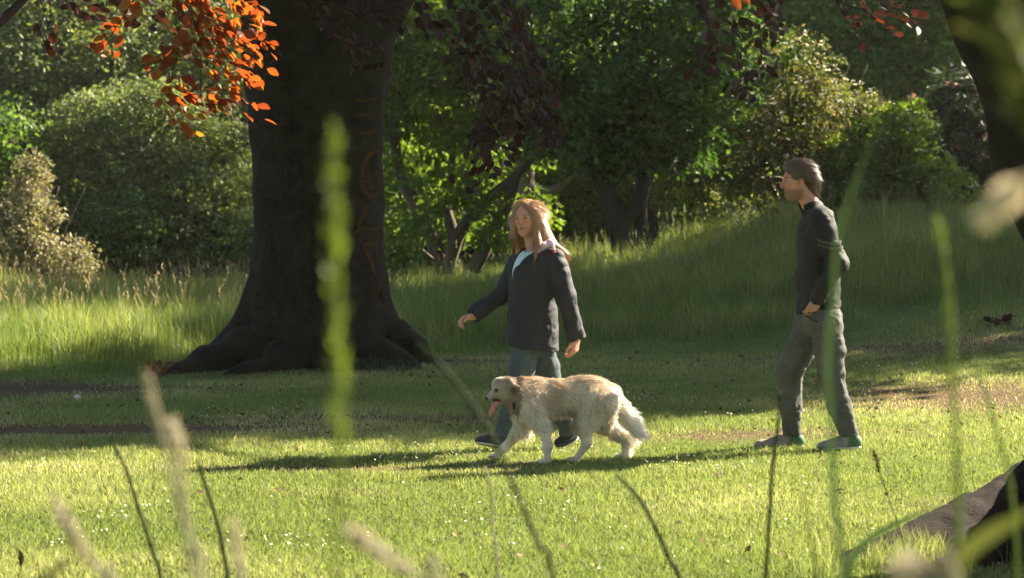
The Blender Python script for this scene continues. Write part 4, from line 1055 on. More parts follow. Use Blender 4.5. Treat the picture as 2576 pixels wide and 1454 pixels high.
sh_n = (m_(2168, 1124, -.10), m_(2056, 1131, -.12)); sh_f = (m_(2024, 1122, .07), m_(1897, 1128, .05))
for a, sh in ((near_leg, sh_n), (far_leg, sh_f)):
    F.cone(a[2], sh[0] + np.array([-.05, 0, .05]), .030, .022, .02); F.cone(sh[0] + np.array([-.055, 0, .04]), sh[1] + np.array([.09, 0, .03]), .02, .014, .02)
o, _, _ = field_object(F, 'body', M['skin'], man, base, 1, lambda V: face_colors(V, hc, hf, 1.0, (.40, .19, .13), (.27, .09, .07), (.05, .032, .022), (.085, .048, .030)))

# jacket
lo, hi = m_(1960, 830) - [0, .42, 0], m_(2160, 470) + [0, .42, 0]
F = Field(lo, hi, .006)
F.ell(m_(2054, 600), (.126, .20, .19), None, .06); F.ell(m_(2055, 690), (.122, .176, .20), None, .08); F.cone(m_(2058, 700), m_(2060, 800), .134, .144, .06, ((0, 1, 0), 1.2))
F.cone(m_(2062, 552, -.15), m_(2062, 552, .15), .072, .072, .06)
F.cone(m_(2050, 540), m_(2034, 503), .082, .072, .03)
for a in (near_arm, far_arm): F.chain(a, [.076, .064, .047], .035)
F.cut(m_(2035, 506), (-.28, 0, 1), m_(1960, 545) - [0, .1, 0], m_(2100, 470) + [0, .1, 0])
F.cone(m_(2036, 508), m_(2010, 462), .058, .06, .008, sub=True)
F.cut(m_(2060, 783), (.13, 0, -1), m_(1960, 830) - [0, .45, 0], m_(2160, 772) + [0, .45, 0])
F.fold(.018, 6, 3.3, (1, 1, 1.3)); F.fold(.010, 13, 1.1, (.8, 1, 1.6)); F.fold(.005, 28, 5.1, (1, 1, 1.4))
jm, _, _ = field_object(F, 'jacket', M['jacket_black'], man, base, 1)
# pale stripes round the upper sleeve
axs = unit(near_arm[1] - near_arm[0]); s1 = unit(np.cross(axs, [0, 1, 0])); s2 = np.cross(axs, s1)
for t in (.42, .54):
    c0 = near_arm[0] + (near_arm[1] - near_arm[0]) * t; rr_ = .076 - .012 * t + .001
    arc = np.array([c0 + (s1 * math.cos(a) + s2 * math.sin(a)) * rr_ + axs * .055 * math.sin(a + .6) for a in np.linspace(-math.pi, math.pi, 40)])
    sv = np.stack([arc - axs * .008, arc + axs * .008], 1).reshape(-1, 3); i_ = np.arange(39)[:, None] * 2
    mb = MB(); mb.add(sv - base, [i_ + np.array([[0, 1, 3, 2]])]); mb.build('sleeve_stripe', M['stripe'], jm, smooth=True)
# trousers
lo, hi = m_(1930, 1120) - [0, .32, 0], m_(2190, 740) + [0, .32, 0]
F = Field(lo, hi, .006)
F.ell(m_(2061, 795), (.128, .165, .12), None, .05); F.cone(m_(2061, 745), m_(2061, 800), .118, .128, .04, ((0, 1, 0), 1.2))
F.chain([near_leg[0], m_(2086, 880, -.10), near_leg[1], m_(2112, 1020, -.10), near_leg[2]], [.108, .094, .080, .070, .060], .03)
F.chain([far_leg[0], m_(2012, 880, .09), far_leg[1], m_(1989, 1020, .08), far_leg[2]], [.108, .094, .080, .070, .060], .03)
F.cut(near_leg[2] + np.array([0, 0, -.012]), (.2, 0, -1), near_leg[2] - .12, near_leg[2] + .12); F.cut(far_leg[2] + np.array([0, 0, -.012]), (.05, 0, -1), far_leg[2] - .12, far_leg[2] + .12)
F.fold(.009, 7, 7.7, (1, 1, 1.3)); F.fold(.008, 13, 2.2, (1.2, 1, 1.8)); F.fold(.005, 26, 4.2, (1, 1, 1.8))
field_object(F, 'jeans', M['jeans_grey'], man, base, 1)
for (sh, leg) in ((sh_n, near_leg), (sh_f, far_leg)):
    shoe(man, base, sh[0] + np.array([0, 0, -.010]), sh[1] + np.array([0, 0, -.006]), .05, (.22, .19, .16), (.06, .125, .06), leg[2] + np.array([0, 0, -.005]))
# slanted pocket edge the hand goes into, and the back pocket
for pts_ in ([m_(2024, 790, -.165), m_(2046, 806, -.185), m_(2066, 812, -.190)], [m_(2086, 835, -.195), m_(2106, 838, -.175), m_(2112, 868, -.165)]):
    v, fc = tube(catmull(np.array(pts_), 12), .004, 5); mb = MB(); mb.add(v - base, fc); mb.build('pocket_edge', M['black_cloth'], man, smooth=True)
# hair: combed back, gathered at the nape
lo, hi = hc - .22, hc + .22
F = Field(lo, hi, .0045); p = lambda x, y, z: hc + f * x + l * y + u * z; ax = np.stack([f, l, u])
F.ell(p(-.018, 0, .038), (.103, .083, .094), ax, .02); F.ell(p(.035, 0, .085), (.05, .05, .034), ax, .03)
F.cone(p(-.055, 0, -.005), p(-.062, 0, -.085), .066, .040, .03, (l, 1.05)); F.cone(p(-.085, 0, -.01), p(-.088, 0, -.03), .04, .03, .02)
F.ell(p(.105, 0, -.02), (.075, .10, .085), ax, .015, sub=True); F.ell(p(.018, .085, -.055), (.048, .05, .060), ax, .01, sub=True); F.ell(p(.018, -.085, -.055), (.048, .05, .060), ax, .01, sub=True)
F.cut(p(-.03, 0, -.115), -u)
F.wrinkle(.004, 45, 0, (1, 1, 1))
hairc = lambda P: np.tile(np.array((.068, .038, .023)), (len(P), 1)) * (1 + .35 * vnoise(P * np.array([10, 60, 60])))[:, None]
h, V, Q = field_object(F, 'hair', M['hair'], man, base, 1, hairc)
flow = lambda P: (-f * 1.0 - u * (.25 + 5.5 * np.clip(-((P - hc) @ f)[:, None] - .02, 0, .12)))
rs = np.random.default_rng(101)
sm = strands(rs, V, Q, 5200, .05, flow, .0028, hairc, .06, None, .18)
o = sm.build('hair_strands', M['hair'], h, base=base); o['kind'] = 'stuff'

# ================= the woman =================
YW = 15.05
base = np.array([W(1330, 1128, YW)[0], YW, float(ground_h(W(1330, 1128, YW)[0], YW))])
wom = empty('person', base, 'long haired woman in dark hooded jacket and blue jeans walking behind the dog', 'person')
w_ = lambda px, py, dy=0.: W(px, py, YW + dy)
bf = frame((-.80, -.60, 0), (0, 0, 1)); fB, lB, uB = bf; axB = np.stack(bf)
hc = w_(1326, 548); hf = frame((-.47, -.88, -.02), (-.08, .0, 1)); f, l, u = hf; ax = np.stack(hf); S = .96
lo, hi = w_(1140, 1145) - [0, .5, .02], w_(1500, 480) + [0, .5, 0]
F = Field(lo, hi, .0055)
head_field(F, hc, hf, S, True)
F.cone(hc + f * -.02 + u * -.06, w_(1346, 640), .044, .050, .03)
F.ell(w_(1342, 700), (.085, .135, .15), axB, .05); F.ell(w_(1340, 800), (.08, .12, .16), axB, .05); F.ell(w_(1340, 850), (.08, .115, .07), axB, .05)
left_arm = [w_(1396, 655, -.12), w_(1424, 748, -.15), w_(1450, 850, -.12)]
right_arm = [w_(1294, 672, .10), w_(1262, 742, .12), w_(1192, 795, .02)]
for a in (left_arm, right_arm): F.chain(a, [.044, .035, .025], .04)
hand_field(F, right_arm[2] + np.array([-.004, 0, -.002]), (-.85, -.35, -.12), (.1, -.35, -.9), 1, .85, .86)
hand_field(F, left_arm[2] + np.array([0, 0, -.008]), (-.12, -.1, -1), (-.75, .5, .1), -1, .75, .86)
front_leg = [w_(1324, 860, -.05), w_(1301, 985, -.09), w_(1264, 1096, -.09)]
back_leg = [w_(1358, 860, .07), w_(1388, 985, .09), w_(1432, 1084, .09)]
for a in (front_leg, back_leg): F.chain(a, [.066, .050, .036], .04)
sh_f = (w_(1268, 1130, -.06), w_(1196, 1116, -.14)); sh_b = (w_(1455, 1098, .10), w_(1399, 1128, .03))
for a, sh in ((front_leg, sh_f), (back_leg, sh_b)):
    F.cone(a[2], sh[0] * .75 + sh[1] * .25 + np.array([0, 0, .045]), .026, .018, .02); F.cone(sh[0] * .70 + sh[1] * .30 + np.array([0, 0, .036]), sh[0] * .35 + sh[1] * .65 + np.array([0, 0, .032]), .016, .012, .02)
field_object(F, 'body', M['skin'], wom, base, 1, lambda V: face_colors(V, hc, hf, S, (.46, .225, .155), (.26, .06, .05), (.12, .065, .04)))

def jacket_shape(F, d):
    F.ell(w_(1343, 690), (.115 + d, .178 + d, .15 + d), axB, .05)
    F.cone(w_(1341, 690), w_(1337, 885), .160 + d, .190 + d, .06, (fB, .86))
    F.cone(w_(1342, 655) - lB * .13, w_(1342, 648) + lB * .13, .060 + d, .060 + d, .05)
lo, hi = w_(1170, 910) - [0, .42, 0], w_(1490, 590) + [0, .42, 0]
F = Field(lo, hi, .006); jacket_shape(F, 0)
F.chain([left_arm[0] + np.array([-.01, .01, .01]), left_arm[1], left_arm[2]], [.070, .063, .056], .03)
F.chain([right_arm[0] + np.array([.01, 0, .01]), right_arm[1], right_arm[2]], [.066, .058, .047], .03)
# hood lying round the neck
ring = [w_(1344, 640) + fB * (.062 * math.cos(a) - .02) + lB * .092 * math.sin(a) + uB * (.012 - .040 * math.cos(a)) for a in np.linspace(.55, 2 * math.pi - .55, 13)]
F.chain(ring, [.016] + [.026] * 11 + [.016], .015)
F.ell(w_(1366, 645) - fB * .085, (.05, .10, .06), axB, .03)
F.cut(left_arm[2] + np.array([.002, 0, -.004]), unit(left_arm[2] - left_arm[1]), left_arm[2] - .1, left_arm[2] + .1); F.cut(right_arm[2], unit(right_arm[2] - right_arm[1]), right_arm[2] - .1, right_arm[2] + .1)
F.cut(w_(1337, 876), (-.10, 0, -1), w_(1230, 910) - [0, .45, 0], w_(1425, 840) + [0, .45, 0])
# open collar: a V down the front
sl = F._sl(w_(1260, 720) - [0, .4, 0], w_(1420, 590) + [0, .4, 0]); G = F._grid(sl)
apex = w_(1303, 706); nl = unit(np.cross(w_(1311, 640) - apex, fB)); nr = unit(np.cross(fB, w_(1374, 640) - apex))
wedge = np.maximum(np.maximum((G - apex) @ -nl.astype(np.float32), (G - apex) @ -nr.astype(np.float32)), -((G - (w_(1343, 690) + fB * .01)) @ fB.astype(np.float32)))
if float(((w_(1325, 650) - apex) @ -nl)) > 0: wedge = np.maximum(np.maximum((G - apex) @ nl.astype(np.float32), (G - apex) @ nr.astype(np.float32)), -((G - (w_(1343, 690) + fB * .01)) @ fB.astype(np.float32)))
F.F[sl] = np.maximum(F.F[sl], -wedge)
F.cone(w_(1345, 650), w_(1340, 590), .058, .070, .01, sub=True)
F.fold(.018, 6, 5.5, (1, 1, .9)); F.fold(.009, 13, 8.1, (1, 1, 1.0)); F.fold(.005, 28, 3.1, (1, 1, 1))
jk, _, _ = field_object(F, 'jacket', M['jacket_navy'], wom, base, 1)
# zip line down the front
zl = []
for t in np.linspace(0, 1, 30):
    q = w_(1301 - 2 * t, 696 + 172 * t); d_ = .14
    c0 = w_(1342, 696 + 172 * t); q = c0 + fB * (.118 + .022 * t) + lB * (-.012)
    zl.append(q)
v, fc = tube(np.array(zl), .006, 6); mb = MB(); mb.add(v - base, fc); mb.build('zip', M['black_cloth'], jk, smooth=True)
# slanted pocket welts and the drawn-up hem cord
for sgn in (-1, 1):
    q = [w_(1340, 790 + 45 * t) + fB * (.128 - .030 * (sgn > 0) - .02 * t) + lB * sgn * (.085 + .035 * t) for t in np.linspace(0, 1, 6)]
    v, fc = tube(np.array(q), .006, 6); mb = MB(); mb.add(v - base, fc); mb.build('pocket_welt', M['black_cloth'], jk, smooth=True)
# shirt seen in the opening, black neckband above it
F = Field(w_(1270, 720) - [0, .3, 0], w_(1420, 610) + [0, .3, 0], .005); jacket_shape(F, -.014); F.cone(w_(1345, 655), w_(1340, 600), .052, .062, .01, sub=True)
F.cut(w_(1340, 715), -uB)
field_object(F, 'shirt', M['shirt_blue'], wom, base, 1)
F = Field(w_(1290, 680) - [0, .2, 0], w_(1400, 600) + [0, .2, 0], .004)
ring2 = [w_(1344, 645) + fB * (.058 * math.cos(a) + .002) + lB * .062 * math.sin(a) + uB * (-.012 * math.cos(a)) for a in np.linspace(0, 2 * math.pi, 15)]
F.chain(ring2, [.014] * 15, .01)
field_object(F, 'neckband', M['black_cloth'], wom, base, 1)
# pink lining of the hood and its cord end
F = Field(w_(1330, 660) - [0, .3, 0], w_(1420, 590) + [0, .1, 0], .004)
F.chain([w_(1354, 633, -.125), w_(1368, 619, -.12), w_(1384, 610, -.10), w_(1394, 612, -.07)], [.012, .028, .026, .014], .01, ((0, 0, 1), .8))
field_object(F, 'hood_lining', M['lining_pink'], wom, base, 1)
for a, b_, mt, nm in ((w_(1391, 611, -.155), w_(1393, 628, -.165), 'tag_white', 'cord_end'), (w_(1393, 628, -.165), w_(1394, 637, -.168), 'tag_red', 'cord_tip')):
    v, fc = tube(np.linspace(a, b_, 6), .010, 8); mb = MB(); mb.add(v - base, fc); mb.build(nm, M[mt], jk, smooth=True)
# jeans
lo, hi = w_(1230, 1125) - [0, .3, 0], w_(1470, 830) + [0, .3, 0]
F = Field(lo, hi, .006)
F.ell(w_(1340, 852), (.105, .145, .09), axB, .05)
F.chain([front_leg[0], w_(1311, 925, -.08), front_leg[1], w_(1284, 1040, -.09), front_leg[2]], [.088, .080, .070, .064, .060], .03)
F.chain([back_leg[0], w_(1375, 925, .085), back_leg[1], w_(1410, 1035, .09), back_leg[2]], [.088, .080, .070, .062, .060], .03); F.cone(back_leg[2], back_leg[2] + np.array([.022, 0, -.05]), .060, .058, .02)
F.cut(front_leg[2] + np.array([0, 0, -.018]), (-.3, 0, -1), front_leg[2] - .12, front_leg[2] + .12); F.cut(back_leg[2] + np.array([.015, 0, -.034]), (.6, 0, -1), back_leg[2] - .12, back_leg[2] + .12)
F.cut(w_(1340, 845), uB)
F.fold(.014, 7, 4.7, (1, 1, 1.4)); F.fold(.008, 15, 6.2, (1, 1, 2.0))
field_object(F, 'jeans', M['jeans_blue'], wom, base, 1)
shoe(wom, base, sh_f[0], sh_f[1], .05, (.045, .045, .05), (.05, .05, .055), front_leg[2] + np.array([0, 0, -.012]), .016, (-.25, 0, 1))
shoe(wom, base, sh_b[0], sh_b[1], .05, (.03, .03, .033), (.03, .03, .033), back_leg[2] + np.array([0, 0, -.012]), .016, (.5, 0, 1))
# hair: long and fair, one side in front, the other blown over the shoulder
F = Field(hc - [.30, .25, .36], hc + [.34, .25, .17], .005); p = lambda x, y, z: hc + (f * x + l * y + u * z) * S
F.ell(p(-.020, 0, .033), (.100 * S, .081 * S, .091 * S), ax, .02)
F.chain([p(.035, -.064, .03), p(.02, -.080, -.06), w_(1304, 618, .06) + 0, w_(1301, 658, .03)], [.022, .030, .028, .010], .02)
F.chain([p(.025, .066, .04), p(.015, .080, -.05), w_(1352, 605, -.11), w_(1347, 645, -.14)], [.022, .028, .022, .007], .02)
F.chain([p(-.03, .05, .02), w_(1360, 580, -.02), w_(1376, 606, -.02), w_(1392, 624, -.03), w_(1403, 640, -.02)], [.058, .052, .044, .034, .018], .03, None)
F.chain([p(-.05, 0, .0), w_(1362, 600, .08), w_(1366, 655, .10)], [.07, .065, .03], .03)
F.ell(p(.112, -.006, -.022), (.075 * S, .058 * S, .098 * S), ax, .012, sub=True)
F.cone(p(.05, 0, -.10), w_(1327, 660, -.09), .040, .045, .01, sub=True)
F.wrinkle(.003, 45, 2, (1, 1, .15))
def hairw(P):
    t = np.clip(((P - hc) @ u) / -.22, 0, 1)[:, None]
    C = np.array((.33, .175, .080)) * (1 - t) + np.array((.26, .105, .045)) * t
    return C * (1 + .35 * vnoise(P * np.array([55, 55, 8])))[:, None]
h, V, Q = field_object(F, 'hair', M['hair'], wom, base, 1, hairw)
def flow(P):
    q = (P - hc) @ ax.T; top = np.clip((q[:, 2] - .02) / .08, 0, 1)[:, None]
    side = np.sign(q[:, 1] - .01)[:, None] * l
    out = sstep((P[:, 0] - w_(1362, 0)[0]) / .06)[:, None] * sstep((hc[2] - .10 - P[:, 2]) / .05)[:, None]
    return (side * 1.0 - f * .5) * top - u * (1 - top * .5) + out * np.array([1.5, 0, .2])
sm = strands(rs, V, Q, 9000, .085, flow, .0030, hairw, .02, None, .05)
o = sm.build('hair_strands', M['hair'], h, base=base); o['kind'] = 'stuff'

# ------------------------------------------------------------------ the dog
YD = 14.36
d_ = lambda px, py, dy=0.: W(px, py, YD + dy)
base = np.array([d_(1410, 1160)[0], YD, float(ground_h(d_(1410, 1160)[0], YD))])
dog = empty('dog', base, 'shaggy cream and tan dog trotting with its tongue out in front of the woman', 'dog')
F = Field(d_(1195, 1185) - [0, .30, .0], d_(1640, 925) + [0, .34, 0], .0055)
# trunk: deep chest, tucked belly, high croup
F.ell(d_(1332, 1016, -.02), (.125, .098, .125), None, .05); F.ell(d_(1388, 1000, 0), (.16, .088, .106), None, .06); F.ell(d_(1450, 1000, .03), (.14, .09, .108), None, .06); F.ell(d_(1506, 1006, .06), (.105, .092, .112), None, .05)
F.ell(d_(1345, 968, -.02), (.08, .05, .035), None, .04); F.ell(d_(1470, 962, .04), (.10, .06, .035), None, .04)
# neck and head
F.chain([d_(1325, 1000, -.03), d_(1298, 990, -.05), d_(1274, 980, -.07)], [.100, .082, .062], .05)
F.ell(d_(1268, 972, -.07), (.062, .055, .055), None, .03); F.cone(d_(1256, 984, -.085), d_(1229, 1000, -.11), .036, .019, .025)
F.ell(d_(1252, 966, -.078), (.03, .035, .03), None, .03)
F.cone(d_(1262, 1004, -.075), d_(1242, 1017, -.10), .024, .011, .015)
for dy, k in ((-.045, -1), (.045, 1)):
    F.cone(d_(1280, 958, -.07 + dy), d_(1291, 978, -.07 + dy * 1.55), .016, .028, .014, ((0, 1, 0), .45)); F.cone(d_(1291, 978, -.07 + dy * 1.55), d_(1291, 992, -.07 + dy * 1.6), .028, .012, .014, ((0, 1, 0), .45))
# legs with their joints
F.chain([d_(1340, 1030, -.10), d_(1366, 1074, -.11), d_(1378, 1122, -.11), d_(1376, 1152, -.11)], [.066, .040, .024, .020], .03); F.ell(d_(1368, 1161, -.112), (.040, .026, .019), None, .015)
F.chain([d_(1322, 1036, .06), d_(1308, 1082, .06), d_(1273, 1124, .06), d_(1252, 1142, .06)], [.062, .038, .024, .020], .03); F.ell(d_(1243, 1148, .06), (.034, .025, .022), None, .015)
F.chain([d_(1508, 1012, -.02), d_(1468, 1070, -.05), d_(1476, 1114, -.06), d_(1456, 1146, -.06)], [.100, .060, .024, .020], .03); F.ell(d_(1440, 1157, -.06), (.044, .026, .019), None, .015)
F.chain([d_(1512, 1012, .12), d_(1520, 1070, .15), d_(1568, 1100, .15), d_(1574, 1136, .15)], [.092, .056, .023, .019], .03); F.ell(d_(1566, 1147, .15), (.040, .025, .018), None, .015)
# tail
F.chain([d_(1538, 985, .07), d_(1560, 1020, .08), d_(1578, 1056, .08), d_(1596, 1088, .08)], [.038, .030, .028, .018], .03)
def dog_col(P):
    q = P; n = vnoise(q * 7) * .6 + vnoise(q * 16 + 3) * .4; px = CX + q[:, 0] * F_PX / q[:, 1]; py = HY + (CAM_Z - q[:, 2]) * F_PX / q[:, 1]
    cream = np.array((.72, .62, .47)); tan = np.array((.37, .23, .13)); white = np.array((.90, .86, .76)); brown = np.array((.17, .115, .08))
    C = np.tile(cream, (len(q), 1))
    def mix(m, c): C[:] = C * (1 - m[:, None]) + c * m[:, None]
    h = (base[2] + .50 - q[:, 2]) / .25
    x = q[:, 0] - base[0]
    mix(np.clip((.75 - h) * 1.1 + n * .9, 0, 1) * sstep((x + .33) / .1) * sstep((.34 - x) / .12) * .8, tan)
    mix(np.clip(n * 1.6 - .15, 0, 1) * sstep((x + .05) / .1) * sstep((.30 - x) / .1) * .75, brown * 1.3)
    mix(sstep((x - .26) / .10) * .85, white)
    mix(np.exp(-((x + .20) / .09) ** 2) * np.clip(h - .5, 0, 1) * .7, white)
    leg = sstep((base[2] + .20 - q[:, 2]) / .06)
    mix(leg * np.clip(.45 + n, 0, 1) * .85, tan * .85)
    head = (q[:, 0] < d_(1304, 0)[0]) & (q[:, 2] > d_(0, 1030)[2])
    hx = (q[:, 0] - d_(1268, 0)[0])
    mix(head * np.clip(.85 + n * .5, 0, 1) * .92, np.array((.17, .115, .08)))
    ear = head * np.exp(-((px - 1290) / 9) ** 2 - ((py - 982) / 13) ** 2); mix(np.clip(ear * 1.2, 0, 1) * .9, np.array((.09, .055, .035)))
    yl = q[:, 1] - (YD - .09)
    mix(head * np.exp(-((yl - .030 - .25 * hx) / .015) ** 2) * (px < 1264) * .95, white)
    mix(head * sstep((1243 - px) / 8) * .6, np.array((.36, .32, .27)))
    mix(head * np.exp(-((px - 1249) / 7) ** 2 - ((py - 983) / 6) ** 2) * .85, np.array((.05, .035, .025)))
    mix(head * sstep((py - 1000) / 8) * (px > 1250) * .4, tan * .6)
    return C
body, V, Q = field_object(F, 'body', col_mat('dog_skin', .9, .1), dog, base, 1, dog_col)
# coat
rs = np.random.default_rng(202)
def dog_len(P):
    px = CX + P[:, 0] * F_PX / P[:, 1]; py = HY + (CAM_Z - P[:, 2]) * F_PX / P[:, 1]
    L = np.full(len(P), .038)
    L = np.where(px < 1296, np.where(px < 1262, .009, .018), L)
    low = sstep((py - 1066) / 28); L = L * (1 - low) + .009 * low
    L = np.where((px > 1530) & (py > 990), np.maximum(L, .05), L)
    L = np.where((px > 1552) & (py > 1015) & (py < 1100), .088, L)
    L = np.where((px > 1285) & (px < 1345) & (py > 1020) & (py < 1090), np.maximum(L, .055), L)
    L = np.where((px > 1392) & (px < 1450) & (py > 1040) & (py < 1085), np.maximum(L, .03), L)
    return L
def dog_flow(P):
    px = (CX + P[:, 0] * F_PX / P[:, 1])[:, None]; py = (HY + (CAM_Z - P[:, 2]) * F_PX / P[:, 1])[:, None]
    lowness = np.clip((py - 965) / 60, 0, 1)
    D = np.array([1., .1, 0]) * (1 - .75 * lowness) + np.array([.15, 0, -1.]) * (.15 + .85 * lowness)
    tail = sstep((px - 1548) / 10) * sstep((1125 - py) / 10)
    cl = np.stack([vnoise(P * 26 + k * 7) for k in range(3)], -1)
    D = D + .75 * cl
    return D * (1 - tail) + tail * np.array([1.0, .05, -.45])
n = 52000
sm = strands(rs, V, Q, n, dog_len, dog_flow, .0036, dog_col, .28, None, .30)
o = sm.build('fur', col_mat('dog_fur', .75, .2, trans=.25), dog, base=base); o['kind'] = 'stuff'
# nose, eye, tongue, mouth, collar
def blob(name, c, rad, mat, parent, axes=None):
    F = Field(np.asarray(c) - max(rad) * 1.6, np.asarray(c) + max(rad) * 1.6, max(min(rad) / 4, .0015)); F.ell(c, rad, axes, .005)
    return field_object(F, name, mat, parent, base, 0)[0]
M['dog_dark'] = plain_mat('wet_dark_nose', (.012, .010, .010), .3, .5); M['tongue'] = plain_mat('wet_pink_tongue', (.50, .17, .17), .35, .5); M['mouth'] = plain_mat('dark_mouth', (.055, .018, .014), .5)
blob('nose', d_(1225, 1002, -.115), (.014, .015, .012), M['dog_dark'], dog)
blob('eye', d_(1248, 981, -.122), (.010, .008, .009), M['dog_dark'], dog); blob('eye', d_(1246, 980, -.030), (.010, .008, .009), M['dog_dark'], dog)
blob('mouth', d_(1250, 1007, -.095), (.028, .016, .012), M['mouth'], dog)
F = Field(d_(1220, 1060, -.17), d_(1270, 995, -.02), .003)
F.chain([d_(1254, 1010, -.10), d_(1244, 1020, -.108), d_(1238, 1034, -.11), d_(1234, 1043, -.11)], [.012, .015, .016, .012], .008, ((0.6, -.5, .5), .45))
field_object(F, 'tongue', M['tongue'], dog, base, 1)
cr = [d_(1293, 1004, -.05) + np.array([.012 * math.cos(a), 0, 0]) + np.array([-.18, 0, .98]) * .080 * math.cos(a) + np.array([0, 1, 0]) * .076 * math.sin(a) for a in np.linspace(0, 2 * math.pi, 33)]
v, fc = tube(np.array(cr), .009, 8); mb = MB(); mb.add(v - base, fc); mb.build('collar', M['black_cloth'], dog, smooth=True)

# ------------------------------------------------------------------ tall grass at the edge of the bank, close to the lens
M['stalk_green'] = leaf_mat('fresh_stalk', [(0, (.10, .14, .024)), (1, (.15, .19, .04))], (1.2, 1.25, .5), .45, .6, .15)
M['stalk_dark'] = leaf_mat('shaded_stalk', [(0, (.014, .024, .008)), (1, (.022, .034, .011))], (1.1, 1.1, .5), .15, .7, .08)  # stalk colour darkened to stand in for shade
M['stalk_blue'] = leaf_mat('bluish_blade', [(0, (.030, .046, .024)), (1, (.042, .060, .030))], (1.1, 1.3, .8), .4, .6, .2)
M['stalk_pale'] = leaf_mat('dry_pale_stalk', [(0, (.26, .235, .17)), (1, (.36, .325, .25))], (1, .95, .8), .35, .8, .1)
M['stalk_olive'] = leaf_mat('olive_plume', [(0, (.06, .075, .022)), (1, (.12, .12, .05))], (1, 1.05, .5), .35, .8, .1)
M['head_dark'] = leaf_mat('brown_seed_head', [(0, (.035, .026, .018)), (1, (.07, .05, .03))], (1, .8, .6), .2, .8, .1)
M['spike_cream'] = leaf_mat('cream_spike', [(0, (.50, .43, .31)), (1, (.62, .55, .42))], (1, .95, .8), .3, .8, .1)
G_STALK = 'grass stalks on the bank'
def stalk(label, pts, y, rad, mat, head=None, head_mat=None, blade=None, seed=0, name='grass_stalk'):
    """a grass stalk: stem to the ground, optional seed head along its top, optional flat blade"""
    r = np.random.default_rng(seed + 500)
    P = [W(px, py, y + (q[0] if q else 0)) for (px, py, *q) in pts]
    g = P[-1].copy(); d = unit(P[-1] - P[-2]); zg = float(ground_h(g[0], g[1]))
    k = 0
    while g[2] > zg - .02 and k < 60:
        g = g + unit(d * .6 + np.array([0, 0, -.8])) * .05; zg = float(ground_h(g[0], g[1])); k += 1
    P = P + [g]
    root = P[-1]
    o = empty(name, (root[0], root[1], root[2]), label, 'grass', G_STALK)
    c = catmull(np.array(P), 40); n = len(c)
    rr = np.interp(np.linspace(0, 1, n), [0, .15, 1], [rad * .45, rad * .8, rad])
    if blade:
        # flat arching leaf blade with a channel along its middle
        T = unit(np.gradient(c, axis=0)); side = unit(np.cross(T, [0.15, -1, .1])); w = blade * np.interp(np.linspace(0, 1, n), [0, .3, .8, 1], [.08, .8, 1, .8])[:, None] * .5; nn = np.cross(T, side)
        V = np.stack([c - side * w + nn * w * .3, c - nn * w * .15, c + side * w + nn * w * .3], 1).reshape(-1, 3); i = np.arange(n - 1)[:, None] * 3
        mb = MB(); mb.add(V - root, [np.concatenate([i + np.array([[0, 1, 4, 3]]), i + np.array([[1, 2, 5, 4]])])], .5); mb.build('blade', M[mat], o, smooth=True)
    else:
        v, f = tube(c, rr, 7); mb = MB(); mb.add(v - root, f, .5); mb.build('stem', M[mat], o, smooth=True)
        kn = c[int(n * .55)]; mb = MB(); v, f = tube(np.stack([kn - unit(c[23] - c[22]) * rad * 1.2, kn, kn + unit(c[23] - c[22]) * rad * 1.2]), [rad * .8, rad * 1.35, rad * .8], 7); mb.add(v - root, f, .3); mb.build('node', M[mat], o, smooth=True)
    if head:
        hl, hw = head; mb = MB(); m = int(60 + 500 * hl); s = np.cumsum(np.r_[0, np.linalg.norm(np.diff(c, axis=0), axis=1)])
        t = r.random(m) * hl; q = np.stack([np.interp(t, s, c[:, k]) for k in range(3)], -1); tg = unit(c[0] - c[3]); prof = np.sin(np.clip(t / hl, .03, .97) * math.pi) ** .5
        A = unit(tg + rand_unit(r, m) * .55); N = unit(np.cross(A, rand_unit(r, m)))
        leaf_quads(mb, q + rand_unit(r, m) * (hw * .45 * prof)[:, None] - root, N, A, hw * (.8 + .6 * r.random(m)), hw * .35 * (.7 + .6 * r.random(m)), r.random(m))
        h = mb.build('seed_head', M[head_mat or mat], o); h['kind'] = 'stuff'
    return o
stalk('tall bright green flowering stalk crossing the beech trunk, out of focus', [(840, 312), (842, 500), (846, 700), (852, 900), (856, 1050), (852, 1250), (845, 1500)], 1.75, .0026, 'stalk_green', (.24, .010), None, seed=1)
stalk('pale bleached stalk left of the bright stalk, taller of a leaning pair', [(374, 948), (398, 1060), (430, 1190), (460, 1320), (490, 1500)], 2.3, .0032, 'stalk_pale', (.06, .008), None, seed=2)
stalk('pinkish dry stalk leaning against the taller bleached stalk', [(436, 1062), (455, 1160), (462, 1280), (490, 1400), (520, 1520)], 2.3, .0030, 'stalk_pale', (.05, .010), None, seed=3)
stalk('thin dark stem left of the bleached pair of stalks', [(280, 1105), (320, 1190), (352, 1290), (385, 1390), (410, 1500)], 5.6, .0052, 'stalk_dark', (.07, .007), 'stalk_dark', seed=4)
stalk('thin dark stem just right of the bleached pair of stalks', [(498, 1165), (520, 1230), (545, 1310), (562, 1390), (575, 1500)], 5.6, .0054, 'stalk_dark', (.08, .007), 'stalk_dark', seed=5)
stalk('short pale seed spike leaning over the lawn beyond the thin dark stem', [(142, 1268), (175, 1330), (220, 1400), (270, 1470), (300, 1530)], 2.5, .0026, 'stalk_pale', (.085, .013), 'stalk_pale', seed=6)
stalk('small pale spike beside the thin dark stems', [(590, 1330), (598, 1400), (608, 1470), (615, 1540)], 2.4, .0022, 'stalk_pale', (.05, .011), 'stalk_pale', seed=7)
stalk('pale drooping spike lying across the lawn below the bright stalk', [(888, 1342), (950, 1385), (1010, 1425), (1080, 1475), (1130, 1530)], 2.2, .0026, 'stalk_pale', (.07, .013), 'stalk_pale', seed=8)
